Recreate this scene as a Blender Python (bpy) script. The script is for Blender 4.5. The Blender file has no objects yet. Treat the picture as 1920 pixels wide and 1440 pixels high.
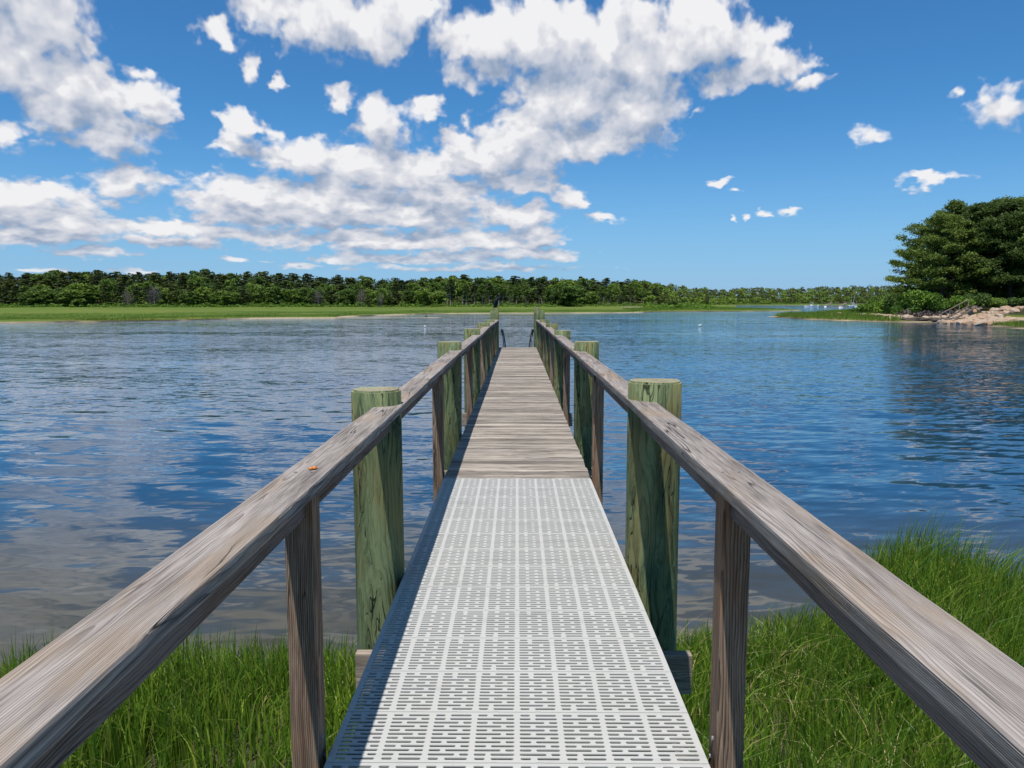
import bpy, bmesh, math, random
import numpy as np
from mathutils import Vector, Matrix, noise as mnoise

random.seed(11)
rng = np.random.default_rng(5)
R = math.radians
scene = bpy.context.scene
COL = scene.collection

# ---------------------------------------------------------------- camera
CAM_H = 3.06           # eye above the water
DECK = 1.60            # deck above the water
PITCH, YAW = R(6.1), R(0.40)
FPX = 1441.0
cd = bpy.data.cameras.new('camera')
cam = bpy.data.objects.new('camera', cd)
COL.objects.link(cam)
cam.location = (0, 0, CAM_H)
cam.rotation_euler = (R(90) - PITCH, 0, YAW)
cd.sensor_width = 36.0
cd.lens = 36.0 * FPX / 1920
cd.clip_start = 0.02
cd.clip_end = 6000
scene.camera = cam
CAMROT = cam.rotation_euler.to_matrix()

def ray(px, py):
    return (CAMROT @ Vector(((px - 960) / FPX, -(py - 720) / FPX, -1))).normalized()

def ground(px, py, h=0.0):
    d = ray(px, py)
    t = (h - CAM_H) / d.z
    return Vector((d.x * t, d.y * t, h))

def at(px, dist, z=0.0):
    """the ground point in the direction of column px, dist metres ahead"""
    d = ray(px, 566)
    t = dist / d.y
    return Vector((d.x * t, dist, z))

# ---------------------------------------------------------------- light
SUN_DIR = Vector((0.108, 0.37, -1.0)).normalized()       # the way the light travels
SUN_EL = math.asin(-SUN_DIR.z)
SUN_AZ = math.atan2(-SUN_DIR.x, -SUN_DIR.y)
sl = bpy.data.lights.new('sun', 'SUN')
sl.energy = 4.8
sl.angle = R(0.53)
sl.color = (1.0, 0.955, 0.89)
so = bpy.data.objects.new('sun', sl)
COL.objects.link(so)
so.rotation_euler = SUN_DIR.to_track_quat('-Z', 'Y').to_euler()
so.location = (-4, -12, 30)

scene.view_settings.view_transform = 'Standard'
scene.view_settings.look = 'None'
scene.view_settings.exposure = 0.0
scene.view_settings.gamma = 1.0
scene.view_settings.use_curve_mapping = False
scene.cycles.use_denoising = True
scene.cycles.max_bounces = 6
scene.cycles.diffuse_bounces = 2
scene.cycles.glossy_bounces = 3
scene.cycles.transmission_bounces = 3
scene.cycles.transparent_max_bounces = 6
scene.cycles.caustics_reflective = False
scene.cycles.caustics_refractive = False
scene.cycles.sample_clamp_indirect = 4.0

# ---------------------------------------------------------------- node helper
class NT:
    def __init__(s, tree):
        s.t = tree
    def n(s, typ, ins=None, **props):
        nd = s.t.nodes.new(typ)
        for k, v in props.items():
            setattr(nd, k, v)
        for k, v in (ins or {}).items():
            s.put(nd.inputs[k], v)
        return nd
    def put(s, sock, v):
        if isinstance(v, bpy.types.NodeSocket):
            s.t.links.new(v, sock)
        elif isinstance(v, bpy.types.Node):
            s.t.links.new(v.outputs[0], sock)
        else:
            if isinstance(v, (tuple, list)) and len(v) == 3 and sock.type == 'RGBA':
                v = tuple(v) + (1.0,)
            sock.default_value = v
    def m(s, op, a, b=None, c=None, clamp=False):
        nd = s.t.nodes.new('ShaderNodeMath'); nd.operation = op; nd.use_clamp = clamp
        for i, v in enumerate((a, b, c)):
            if v is not None:
                s.put(nd.inputs[i], v)
        return nd.outputs[0]
    def v(s, op, a, b=None, c=None):
        nd = s.t.nodes.new('ShaderNodeVectorMath'); nd.operation = op
        for i, x in enumerate((a, b, c)):
            if x is not None:
                s.put(nd.inputs[i], x)
        return nd.outputs['Value'] if op in ('LENGTH', 'DOT_PRODUCT', 'DISTANCE') else nd.outputs[0]
    def mix(s, f, a, b, blend='MIX'):
        nd = s.t.nodes.new('ShaderNodeMix'); nd.data_type = 'RGBA'; nd.blend_type = blend
        nd.clamp_factor = True
        s.put(nd.inputs[0], f); s.put(nd.inputs[6], a); s.put(nd.inputs[7], b)
        return nd.outputs[2]
    def ramp(s, f, stops, interp='LINEAR'):
        nd = s.t.nodes.new('ShaderNodeValToRGB'); s.put(nd.inputs[0], f)
        cr = nd.color_ramp; cr.interpolation = interp
        while len(cr.elements) < len(stops):
            cr.elements.new(0.5)
        for e, (p, c) in zip(cr.elements, stops):
            e.position = p
            if isinstance(c, (int, float)):
                c = (c, c, c)
            e.color = tuple(c) + (1.0,)
        return nd.outputs[0]
    def mr(s, x, a, b, c=0.0, d=1.0, smooth=False):
        nd = s.t.nodes.new('ShaderNodeMapRange')
        if smooth: nd.interpolation_type = 'SMOOTHSTEP'
        for i, q in enumerate((x, a, b, c, d)):
            s.put(nd.inputs[i], q)
        return nd.outputs[0]
    def noise(s, vec, scale, detail=2.0, rough=0.5, dist=0.0, dim='3D'):
        nd = s.t.nodes.new('ShaderNodeTexNoise'); nd.noise_dimensions = dim
        s.put(nd.inputs['Vector'], vec)
        nd.inputs['Scale'].default_value = scale; nd.inputs['Detail'].default_value = detail
        nd.inputs['Roughness'].default_value = rough; nd.inputs['Distortion'].default_value = dist
        return nd.outputs[0]

# ---------------------------------------------------------------- sky
# clouds as (x, y, rx, ry, strength) in the photograph's pixels, turned into directions of the sky
CLOUDS = [
 (40,40,130,90,1.1),(20,115,75,50,1),(130,150,95,50,1),(105,215,68,62,1),(200,250,100,46,1),(285,190,62,48,1),(190,190,70,50,.9),
 (268,128,30,24,.8),(5,255,34,26,.9),
 (445,235,42,42,1),(440,272,44,24,.85),(510,243,44,14,.7),
 (408,76,54,26,.95),(477,130,26,28,.75),(537,142,12,18,.6),
 (520,20,90,50,1.05),(640,35,150,62,1.15),(775,25,85,48,1.05),(730,80,60,30,.9),
 (905,85,100,62,1.1),(1000,60,130,75,1.15),(1150,85,170,95,1.2),(1300,65,115,78,1.1),(1395,60,55,45,.9),
 (1060,190,150,70,1.1),(1190,205,110,75,1.1),(1000,262,120,50,1.1),(1110,262,100,42,1.05),(870,150,60,28,.8),
 (1360,165,62,34,.95),(1450,130,82,32,1),(1522,160,34,16,.85),(1465,55,46,30,.8),(1320,214,26,10,.7),
 (622,195,42,24,.95),(715,225,58,48,1),(812,205,52,38,.9),(860,262,60,24,.75),
 (590,300,120,42,1.1),(740,318,160,56,1.2),(910,300,120,48,1.1),(1010,295,80,34,.95),
 (640,372,190,46,1.1),(820,372,130,44,1.1),(450,358,150,36,1),(250,340,98,30,1),
 (560,408,215,26,1.1),(760,404,180,30,1.1),(960,398,110,26,1),
 (55,372,140,30,1.05),(90,415,190,30,1.1),(230,428,90,26,1),(300,452,160,12,.9),(480,444,150,16,1),(700,452,230,20,1.1),
 (900,450,170,26,1.1),(1010,442,64,24,1),(830,482,250,13,1.05),(1000,478,120,14,.95),(880,502,260,9,.85),(620,490,60,8,.8),
 (172,472,80,12,1),(120,474,30,7,.8),(440,482,34,7,.8),(500,484,18,4,.7),(60,509,60,6,.8),(560,500,60,6,.7),(260,506,60,5,.7),
 (1010,352,56,22,.9),(1068,376,48,22,.95),(1022,330,26,9,.7),(1130,410,52,12,.8),
 (1885,190,60,28,.72),(1798,176,13,10,.55),(1640,254,44,14,.70),(1745,338,64,8,.72),(1345,345,26,11,.85),(1382,360,20,8,.8),
 (1437,405,22,7,.75),(1490,398,32,10,.8),(1368,410,9,5,.7),(1400,408,10,6,.65),
 (560,385,260,30,1.05),(330,432,200,16,1),(420,372,150,22,.95),(70,440,150,14,.95),(940,335,70,26,.9),
 # above the frame: what the near water mirrors
 (300,-260,330,150,1.1),(-200,-120,260,200,1.1),(640,-420,330,130,1.0),(1250,-330,200,90,.9),(-500,300,300,90,1),(2300,60,200,60,.8),
]
world = bpy.data.worlds.new('World')
scene.world = world
world.use_nodes = True
wt = world.node_tree
wt.nodes.clear()

def cloud_group():
    g = bpy.data.node_groups.new('cloud_density', 'ShaderNodeTree')
    g.interface.new_socket('P', in_out='INPUT', socket_type='NodeSocketVector')
    g.interface.new_socket('D', in_out='OUTPUT', socket_type='NodeSocketFloat')
    g.interface.new_socket('S', in_out='OUTPUT', socket_type='NodeSocketFloat')
    k = NT(g)
    gi = k.n('NodeGroupInput'); go = k.n('NodeGroupOutput')
    P = gi.outputs[0]
    sep = k.n('ShaderNodeSeparateXYZ', {0: P})
    den = k.m('ADD', k.m('MAXIMUM', sep.outputs[1], 0.0), 0.10)
    u = k.m('MULTIPLY', sep.outputs[0], 5.0)
    w = k.m('MULTIPLY', k.m('LOGARITHM', den, math.e), 1.9)
    q = k.n('ShaderNodeCombineXYZ', {0: u, 1: w, 2: 3.7}).outputs[0]
    # ragged edges: bend the outline field before it is read
    wn = k.n('ShaderNodeTexNoise', {'Vector': q, 'Scale': 2.6, 'Detail': 4.0, 'Roughness': 0.62})
    wv = k.v('MULTIPLY', k.v('SUBTRACT', wn.outputs[1], (0.5, 0.5, 0.5)), k.n('ShaderNodeCombineXYZ', {0: den, 1: den, 2: 0.0}).outputs[0])
    Pw = k.v('MULTIPLY_ADD', wv, (0.30, 0.22, 0), P)
    f = None
    for (x, y, rx, ry, st) in CLOUDS:
        d = ray(x, y)
        az, se = math.atan2(d.x, d.y), d.z
        sx, sy = FPX / (rx * 1.06), FPX / (ry * 1.14)
        a = k.v('MULTIPLY_ADD', Pw, (sx, sy, 0), (-az * sx, -se * sy, 0))
        l = k.v('LENGTH', a)
        l = k.m('MULTIPLY_ADD', l, -st * 0.9, st)
        if f is None: f = l
        else:
            nd = g.nodes.new('ShaderNodeMath'); nd.operation = 'SMOOTH_MAX'
            k.put(nd.inputs[0], f); k.put(nd.inputs[1], l); nd.inputs[2].default_value = 0.22
            f = nd.outputs[0]
    # unseen cloud cover to the sides and behind, added to whiten the fill light
    bh = k.mr(k.m('ABSOLUTE', sep.outputs[0]), 0.95, 1.25, -0.6, 0.10, True)
    f = k.m('MAXIMUM', f, bh)
    f = k.m('MINIMUM', f, 0.85)
    f = k.m('MAXIMUM', f, -0.6)
    n1 = k.noise(q, 4.4, 8.0, 0.56)
    ns = k.noise(q, 4.4, 3.0, 0.5)
    qq = k.v('MULTIPLY_ADD', k.v('SUBTRACT', wn.outputs[1], (0.5, 0.5, 0.5)), (0.35, 0.35, 0.0), q)
    vo = k.n('ShaderNodeTexVoronoi', {'Vector': qq, 'Scale': 8.5, 'Detail': 1.0, 'Roughness': 0.5, 'Smoothness': 0.6}, feature='SMOOTH_F1')
    bil = k.m('SUBTRACT', 0.42, vo.outputs[0])
    s_ = k.m('MULTIPLY_ADD', k.m('SUBTRACT', ns, 0.5), 1.15, f)
    s_ = k.m('MULTIPLY_ADD', bil, 0.55, s_)
    d = k.m('MULTIPLY_ADD', k.m('SUBTRACT', n1, 0.5), 1.25, f)
    d = k.m('MULTIPLY_ADD', bil, 0.42, d)
    k.put(go.inputs[0], d); k.put(go.inputs[1], s_)
    return g

w_ = NT(wt)
tc = w_.n('ShaderNodeTexCoord')
dirv = w_.v('NORMALIZE', tc.outputs['Generated'])
sx = w_.n('ShaderNodeSeparateXYZ', {0: dirv})
az = w_.m('ARCTAN2', sx.outputs[0], sx.outputs[1])
zz = sx.outputs[2]
P0 = w_.n('ShaderNodeCombineXYZ', {0: az, 1: zz, 2: 0.0}).outputs[0]
off = w_.m('MULTIPLY_ADD', w_.m('MAXIMUM', zz, 0.0), 0.085, 0.014)
P1 = w_.n('ShaderNodeCombineXYZ', {0: w_.m('SUBTRACT', az, w_.m('MULTIPLY', off, 0.35)), 1: w_.m('ADD', zz, off), 2: 0.0}).outputs[0]
CG = cloud_group()
g0 = w_.n('ShaderNodeGroup', node_tree=CG); w_.put(g0.inputs[0], P0)
g1 = w_.n('ShaderNodeGroup', node_tree=CG); w_.put(g1.inputs[0], P1)
D0, D1 = g0.outputs[0], g1.outputs[0]
S0, S1 = g0.outputs[1], g1.outputs[1]
alpha = w_.mr(D0, 0.06, 0.46, 0.0, 1.0, True)
alpha = w_.m('MULTIPLY', alpha, w_.mr(zz, 0.0, 0.07, 0.55, 1.0))
light = w_.m('MULTIPLY_ADD', w_.m('SUBTRACT', S0, S1), 0.85, 0.54)
light = w_.m('MULTIPLY_ADD', w_.m('SUBTRACT', D0, S0), 0.55, light)
light = w_.m('SUBTRACT', light, w_.m('MULTIPLY', w_.mr(S1, 0.30, 1.25, 0.0, 1.0), 0.20), clamp=True)
ccol = w_.ramp(light, [(0.0, (0.30, 0.38, 0.52)), (0.30, (0.44, 0.50, 0.62)), (0.56, (0.60, 0.63, 0.71)), (0.80, (0.73, 0.74, 0.79)), (1.0, (0.88, 0.88, 0.90))])
sky = w_.n('ShaderNodeTexSky', sky_type='NISHITA')
sky.sun_disc = False
sky.sun_elevation = SUN_EL
sky.sun_rotation = SUN_AZ
sky.altitude = 0
sky.air_density = 1.0
sky.dust_density = 0.4
sky.ozone_density = 2.2
STR = 0.10
skc = w_.mix(1.0, sky.outputs[0], (0.36, 0.83, 1.20), 'MULTIPLY')
hz = w_.mr(zz, 0.0, 0.24, 1.0, 0.0)
hz = w_.m('POWER', hz, 1.8)
skc = w_.mix(w_.m('MULTIPLY', hz, 0.72), skc, (3.5, 5.3, 8.6))
skc = w_.mix(w_.mr(zz, 0.38, 0.75, 0.0, 1.0, True), skc, w_.mix(1.0, skc, (0.78, 0.62, 0.52), 'MULTIPLY'))
ccs = w_.mix(1.0, ccol, (1 / STR, 1 / STR, 1 / STR), 'MULTIPLY')
fin = w_.mix(alpha, skc, ccs)
fin = w_.mix(w_.mr(zz, -0.02, 0.0), (0.6, 1.2, 1.6), fin)
bg = w_.n('ShaderNodeBackground', {0: fin, 1: STR})
wo = w_.n('ShaderNodeOutputWorld'); w_.put(wo.inputs[0], bg)
world.cycles.sampling_method = 'MANUAL'
world.cycles.sample_map_resolution = 256

# ---------------------------------------------------------------- mesh helpers
def tag(o, label=None, cat=None, group=None, kind=None):
    if label: o['label'] = label
    if cat: o['category'] = cat
    if group: o['group'] = group
    if kind: o['kind'] = kind
    return o

def empty(name, loc=(0, 0, 0), label=None, cat=None, group=None, rz=0.0):
    o = bpy.data.objects.new(name, None)
    COL.objects.link(o)
    o.location = loc
    o.rotation_euler = (0, 0, rz)
    o.empty_display_size = 0.3
    return tag(o, label, cat, group)

def link(name, me, mat, parent=None, loc=(0, 0, 0), smooth=False):
    o = bpy.data.objects.new(name, me)
    COL.objects.link(o)
    if mat is not None and not me.materials:
        for m_ in (mat if isinstance(mat, (list, tuple)) else [mat]):
            me.materials.append(m_)
    o.location = loc
    if parent is not None:
        o.parent = parent
    if smooth:
        me.polygons.foreach_set('use_smooth', [True] * len(me.polygons))
    return o

def np_mesh(name, verts, quads, mat_idx=None):
    """verts (N,3); quads (M,4) or (M,3)"""
    verts = np.asarray(verts, dtype=np.float32); quads = np.asarray(quads, dtype=np.int32)
    me = bpy.data.meshes.new(name)
    k = quads.shape[1]; m_ = len(quads)
    me.vertices.add(len(verts)); me.vertices.foreach_set('co', verts.ravel())
    me.loops.add(m_ * k); me.loops.foreach_set('vertex_index', quads.ravel())
    me.polygons.add(m_)
    me.polygons.foreach_set('loop_start', np.arange(0, m_ * k, k, dtype=np.int32))
    me.polygons.foreach_set('loop_total', np.full(m_, k, dtype=np.int32))
    if mat_idx is not None:
        me.polygons.foreach_set('material_index', np.asarray(mat_idx, dtype=np.int32))
    me.update(calc_edges=True)
    return me

class MB:
    """collects boxes, tubes, prisms into one mesh"""
    def __init__(s):
        s.bm = bmesh.new()
    def box(s, a, b, bevel=0.0, rot=None):
        a, b = Vector(a), Vector(b)
        c, d = (a + b) / 2, (b - a)
        r = bmesh.ops.create_cube(s.bm, size=1.0)
        bmesh.ops.scale(s.bm, vec=d, verts=r['verts'])
        if bevel:
            es = list({e for v in r['verts'] for e in v.link_edges})
            vs = bmesh.ops.bevel(s.bm, geom=es, offset=bevel, segments=2, affect='EDGES', profile=0.6)['verts']
            allv = list({v for v in r['verts'] if v.is_valid} | set(vs))
        else:
            allv = r['verts']
        if rot is not None:
            bmesh.ops.rotate(s.bm, cent=(0, 0, 0), matrix=rot, verts=allv)
        bmesh.ops.translate(s.bm, vec=c, verts=allv)
        return allv
    def beam(s, p, q, w, h, up=(0, 0, 1), bevel=0.0):
        p, q = Vector(p), Vector(q)
        y = (q - p); L = y.length; y.normalize()
        x = y.cross(Vector(up)).normalized(); z = x.cross(y)
        M = Matrix((x, y, z)).transposed()
        vs = s.box((-w / 2, -L / 2, -h / 2), (w / 2, L / 2, h / 2), bevel, M)
        bmesh.ops.translate(s.bm, vec=(p + q) / 2, verts=vs)
    def tube(s, pts, rad, seg=8, cap=True):
        rings = []
        pts = [Vector(p) for p in pts]
        if not isinstance(rad, (list, tuple)): rad = [rad] * len(pts)
        for i, p in enumerate(pts):
            t = (pts[min(i + 1, len(pts) - 1)] - pts[max(i - 1, 0)]).normalized()
            a = Vector((0, 0, 1)) if abs(t.z) < .9 else Vector((1, 0, 0))
            x = t.cross(a).normalized(); y = t.cross(x)
            rings.append([s.bm.verts.new(p + (x * math.cos(6.28318 * k / seg) + y * math.sin(6.28318 * k / seg)) * rad[i]) for k in range(seg)])
        for i in range(len(rings) - 1):
            for k in range(seg):
                s.bm.faces.new((rings[i][k], rings[i][(k + 1) % seg], rings[i + 1][(k + 1) % seg], rings[i + 1][k]))
        if cap:
            s.bm.faces.new(rings[0]); s.bm.faces.new(rings[-1][::-1])
        return rings
    def blob(s, c, r, sub=2, rough=0.0, seed=0):
        k = bmesh.ops.create_icosphere(s.bm, subdivisions=sub, radius=1.0)
        for v in k['verts']:
            f = 1 + rough * mnoise.noise(v.co * 1.7 + Vector((seed * 3.1, 0, seed)))
            v.co = Vector((v.co.x * r[0], v.co.y * r[1], v.co.z * r[2])) * f + Vector(c)
    def done(s, name):
        bmesh.ops.recalc_face_normals(s.bm, faces=s.bm.faces)
        me = bpy.data.meshes.new(name)
        s.bm.to_mesh(me); s.bm.free()
        return me

# ---------------------------------------------------------------- materials
def newmat(name):
    m_ = bpy.data.materials.new(name)
    m_.use_nodes = True
    m_.node_tree.nodes.clear()
    return m_, NT(m_.node_tree)

def finish(k, color, rough=0.8, bump=None, bstr=0.3, bdist=0.01, spec=0.3, metal=0.0, trans=None):
    b = k.n('ShaderNodeBsdfPrincipled', {'Base Color': color, 'Roughness': rough, 'Metallic': metal, 'Specular IOR Level': spec})
    if bump is not None:
        bn = k.n('ShaderNodeBump', {'Height': bump, 'Strength': bstr, 'Distance': bdist})
        k.put(b.inputs['Normal'], bn)
    sh = b.outputs[0]
    if trans is not None:
        t = k.n('ShaderNodeBsdfTranslucent', {'Color': trans[1]})
        mx = k.n('ShaderNodeMixShader', {0: trans[0], 1: sh, 2: t})
        sh = mx.outputs[0]
    k.put(k.n('ShaderNodeOutputMaterial').inputs[0], sh)

def simple(name, c, rough=0.7, spec=0.3, metal=0.0, var=0.15, scale=6.0):
    m_, k = newmat(name)
    tc_ = k.n('ShaderNodeTexCoord')
    n = k.noise(tc_.outputs['Object'], scale, 4, 0.6)
    col = k.mix(n, tuple(x * (1 - var) for x in c), tuple(min(1, x * (1 + var)) for x in c))
    finish(k, col, rough, n, 0.2, 0.01, spec, metal)
    return m_

def wood(name, pale, mid, dark, axis=1, ring=0.0055, warp=0.010, patch=None, patch_amt=0.4,
         knots=(0.55, 2.2), bstr=0.5, rough=0.85, crack=0.5, bands=None, rings=0.6, fibre=330.0, pith=0.07, tone=0.35, crkw=0.014, gatev=0.48):
    """weathered timber: growth rings cut lengthwise, fine fibres, swirling knots, drying cracks, broader stains"""
    m_, k = newmat(name)
    tc_ = k.n('ShaderNodeTexCoord'); oi = k.n('ShaderNodeObjectInfo')
    rnd = oi.outputs['Random']
    if bands:                                      # each board of a deck is a piece of wood of its own
        sp = k.n('ShaderNodeSeparateXYZ', {0: tc_.outputs['Object']})
        bi = k.m('FLOOR', k.m('DIVIDE', sp.outputs[1], bands))
        wn = k.n('ShaderNodeTexWhiteNoise', {'W': bi}, noise_dimensions='1D')
        rnd = wn.outputs[0]
    r3 = k.n('ShaderNodeCombineXYZ', {0: rnd, 1: rnd, 2: rnd}).outputs[0]
    o = k.v('MULTIPLY_ADD', r3, (13.0, 29.0, 7.0), tc_.outputs['Object'])
    def along(a, p):                               # p across the grain, a along it
        return tuple(p if i_ != axis else a for i_ in range(3))
    kv = k.v('MULTIPLY', o, along(0.16 * knots[1] * 3, knots[1] * 3))
    vo = k.n('ShaderNodeTexVoronoi', {'Vector': kv, 'Scale': 1.0, 'Randomness': 1.0})
    kd = vo.outputs['Distance']
    keep = k.m('GREATER_THAN', k.n('ShaderNodeSeparateColor', {0: vo.outputs['Color']}).outputs[0], knots[0])
    near = k.m('MULTIPLY', k.mr(kd, 0.40, 0.0, 0.0, 1.0, True), keep)
    w1 = k.n('ShaderNodeTexNoise', {'Vector': k.v('MULTIPLY', o, along(0.9, 5.0)), 'Scale': 1.0, 'Detail': 3.0}).outputs[1]
    w2 = k.n('ShaderNodeTexNoise', {'Vector': k.v('MULTIPLY', o, along(7.0, 30.0)), 'Scale': 1.0, 'Detail': 2.0}).outputs[1]
    wv = k.v('MULTIPLY', k.v('SUBTRACT', w1, (.5, .5, .5)), along(0, warp * 7))
    wv = k.v('ADD', wv, k.v('MULTIPLY', k.v('SUBTRACT', w2, (.5, .5, .5)), along(0, warp * .35)))
    # pith line beside the board, its place different in every board
    pt = k.v('MULTIPLY_ADD', k.v('SUBTRACT', k.n('ShaderNodeTexWhiteNoise', {'Vector': r3, 'W': 1.0}, noise_dimensions='4D').outputs[1], (.5, .5, .5)), along(0, .10), along(0, pith))
    rv = k.v('ADD', k.v('ADD', k.v('MULTIPLY', tc_.outputs['Object'], along(0, 1) if not bands else (0.0, 1.0, 1.0)), wv), pt)
    if bands:
        rv = k.v('ADD', rv, k.n('ShaderNodeCombineXYZ', {0: 0.0, 1: k.m('MULTIPLY', bi, -bands), 2: 0.0}).outputs[0])
    rad = k.m('MULTIPLY_ADD', near, 0.030, k.v('LENGTH', rv))
    rg_ = k.m('FRACT', k.m('DIVIDE', rad, ring))
    late = k.mr(rg_, 0.35, 0.95, 0.0, 1.0)
    late = k.m('MULTIPLY', late, k.mr(rg_, 0.95, 1.0, 1.0, 0.0))
    g = k.v('ADD', o, wv)
    n1 = k.noise(k.v('MULTIPLY', g, along(3.0, 60.0)), 1.0, 4, 0.62)
    n3 = k.noise(k.v('MULTIPLY', g, along(6.0, fibre)), 1.0, 3, 0.55)
    nb_ = k.noise(k.v('MULTIPLY', o, along(1.2, 9.0)), 1.0, 3, 0.6)
    lgt = k.m('ADD', k.m('MULTIPLY', n1, 0.55), k.m('MULTIPLY', n3, 0.45))
    lgt = k.m('ADD', lgt, k.m('MULTIPLY', k.m('SUBTRACT', nb_, .5), tone))
    lgt = k.m('SUBTRACT', lgt, k.m('MULTIPLY', late, rings * .30))
    col = k.ramp(lgt, [(0.22, dark), (0.42, mid), (0.62, pale)])
    if patch:
        pn = k.noise(k.v('MULTIPLY', o, along(1.1, 5.0)), 1.3, 4, 0.62)
        col = k.mix(k.m('MULTIPLY', k.mr(pn, 0.48, 0.64, 0.0, 1.0, True), patch_amt), col, k.mix(late, patch, tuple(x * .6 for x in patch)))
    cr = k.noise(k.v('MULTIPLY', g, along(0.8, 24.0)), 1.0, 2, 0.5)
    crk = k.mr(k.m('ABSOLUTE', k.m('SUBTRACT', cr, 0.5)), 0.0, crkw, 1.0, 0.0)
    gate = k.mr(k.noise(k.v('MULTIPLY', o, along(1.7, 9.0)), 1.0, 2, 0.5), gatev, gatev + .10, 0.0, 1.0)
    crk = k.m('MULTIPLY', k.m('MULTIPLY', crk, gate), crack)
    col = k.mix(crk, col, tuple(x * 0.22 for x in dark))
    core = k.m('MULTIPLY', k.mr(kd, 0.14, 0.07, 0.0, 1.0, True), keep)
    col = k.mix(k.m('MULTIPLY', core, 0.85), col, tuple(x * 0.35 for x in dark))
    if bands:
        f = k.mr(rnd, 0, 1, 0.58, 1.12)
        col = k.mix(1.0, col, k.n('ShaderNodeCombineColor', {0: f, 1: f, 2: k.m('MULTIPLY', f, 0.98)}).outputs[0], 'MULTIPLY')
    hh = k.m('SUBTRACT', k.m('ADD', k.m('MULTIPLY', n1, 0.4), k.m('ADD', k.m('MULTIPLY', n3, 0.35), k.m('MULTIPLY', late, .35))), k.m('MULTIPLY', crk, 1.3))
    finish(k, col, rough, hh, bstr, 0.004, 0.2)
    return m_

M = {}
M['rail'] = wood('weathered_grey_rail', (0.45, 0.405, 0.375), (0.265, 0.232, 0.212), (0.072, 0.060, 0.052), 1, .0036, .0055,
                 patch=(0.38, 0.27, 0.17), patch_amt=0.45, knots=(0.74, 1.6), bstr=1.0, crack=1.0, rings=.45)
M['brace'] = wood('weathered_brown_brace', (0.25, 0.215, 0.195), (0.145, 0.12, 0.105), (0.05, 0.042, 0.038), 1, .005, .010,
                  patch=(0.19, 0.105, 0.065), patch_amt=0.5, knots=(0.75, 2.0), bstr=0.7)
M['post'] = wood('brown_grey_post', (0.36, 0.265, 0.19), (0.21, 0.145, 0.10), (0.060, 0.040, 0.029), 2, .0060, .010,
                 patch=(0.30, 0.145, 0.070), patch_amt=0.45, knots=(0.45, 2.6), bstr=0.5, crack=0.85, rings=.8)
M['pile'] = wood('green_treated_pile', (0.190, 0.235, 0.118), (0.098, 0.132, 0.064), (0.028, 0.041, 0.022), 2, .030, .05,
                 patch=(0.225, 0.185, 0.070), patch_amt=0.55, knots=(0.62, 1.5), bstr=0.8, crack=1.0, rings=.35, fibre=210.0, pith=.3, tone=.75, crkw=.022, gatev=.42)
M['piletop'] = wood('sawn_pile_end', (0.40, 0.36, 0.26), (0.29, 0.26, 0.17), (0.10, 0.085, 0.055), 2, .006, .004,
                    patch=(0.36, 0.42, 0.22), patch_amt=0.7, knots=(0.99, 2.0), bstr=0.5, pith=0.0)
M['plank'] = wood('bleached_deck_plank', (0.66, 0.58, 0.50), (0.42, 0.365, 0.315), (0.085, 0.070, 0.060), 0, .0048, .008,
                  patch=(0.22, 0.20, 0.19), patch_amt=0.55, knots=(0.80, 2.2), bstr=1.0, crack=0.9, bands=0.1445, rings=.8, tone=.6)
M['timber'] = wood('pale_pressure_treated_beam', (0.42, 0.35, 0.28), (0.27, 0.22, 0.175), (0.09, 0.07, 0.055), 0, .007, .012, knots=(0.7, 2.0))
M['oldtimber'] = wood('dark_underdeck_timber', (0.20, 0.16, 0.13), (0.12, 0.095, 0.08), (0.04, 0.03, 0.027), 1)
M['steel'] = simple('galvanised_steel', (0.42, 0.43, 0.44), 0.45, 0.5, 0.8)
M['darkmetal'] = simple('dark_handrail', (0.025, 0.025, 0.028), 0.5)
M['whitepost'] = simple('white_pipe', (0.72, 0.73, 0.72), 0.4)

def grate_mat():
    m_, k = newmat('pale_grey_composite')
    tc_ = k.n('ShaderNodeTexCoord')
    ge = k.n('ShaderNodeNewGeometry')
    n = k.noise(ge.outputs['Position'], 2.2, 5, 0.65)
    n2 = k.noise(ge.outputs['Position'], 140, 2, 0.5)
    c = k.mix(n, (0.47, 0.465, 0.435), (0.54, 0.535, 0.505))
    st = k.noise(k.v('MULTIPLY', ge.outputs['Position'], (1.3, 4.0, 1.0)), 1.6, 5, 0.7)
    c = k.mix(k.mr(st, 0.52, 0.68, 0.0, 0.42, True), c, (0.36, 0.355, 0.33))
    finish(k, c, 0.62, n2, 0.15, 0.001, 0.35)
    return m_
M['grate'] = grate_mat()

# ---------------------------------------------------------------- the pier
PX = (971 - 969) * 0          # the pier runs straight ahead of the camera
pier = empty('pier', (0, 0, 0), 'long wooden pier with pale slotted grate, grey boards, railings and round green piles', 'pier')
D = DECK
Y_G = 6.27                    # grate ends, boards begin
Y_E = 24.75                   # end of the pier
HW = 0.61
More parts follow.
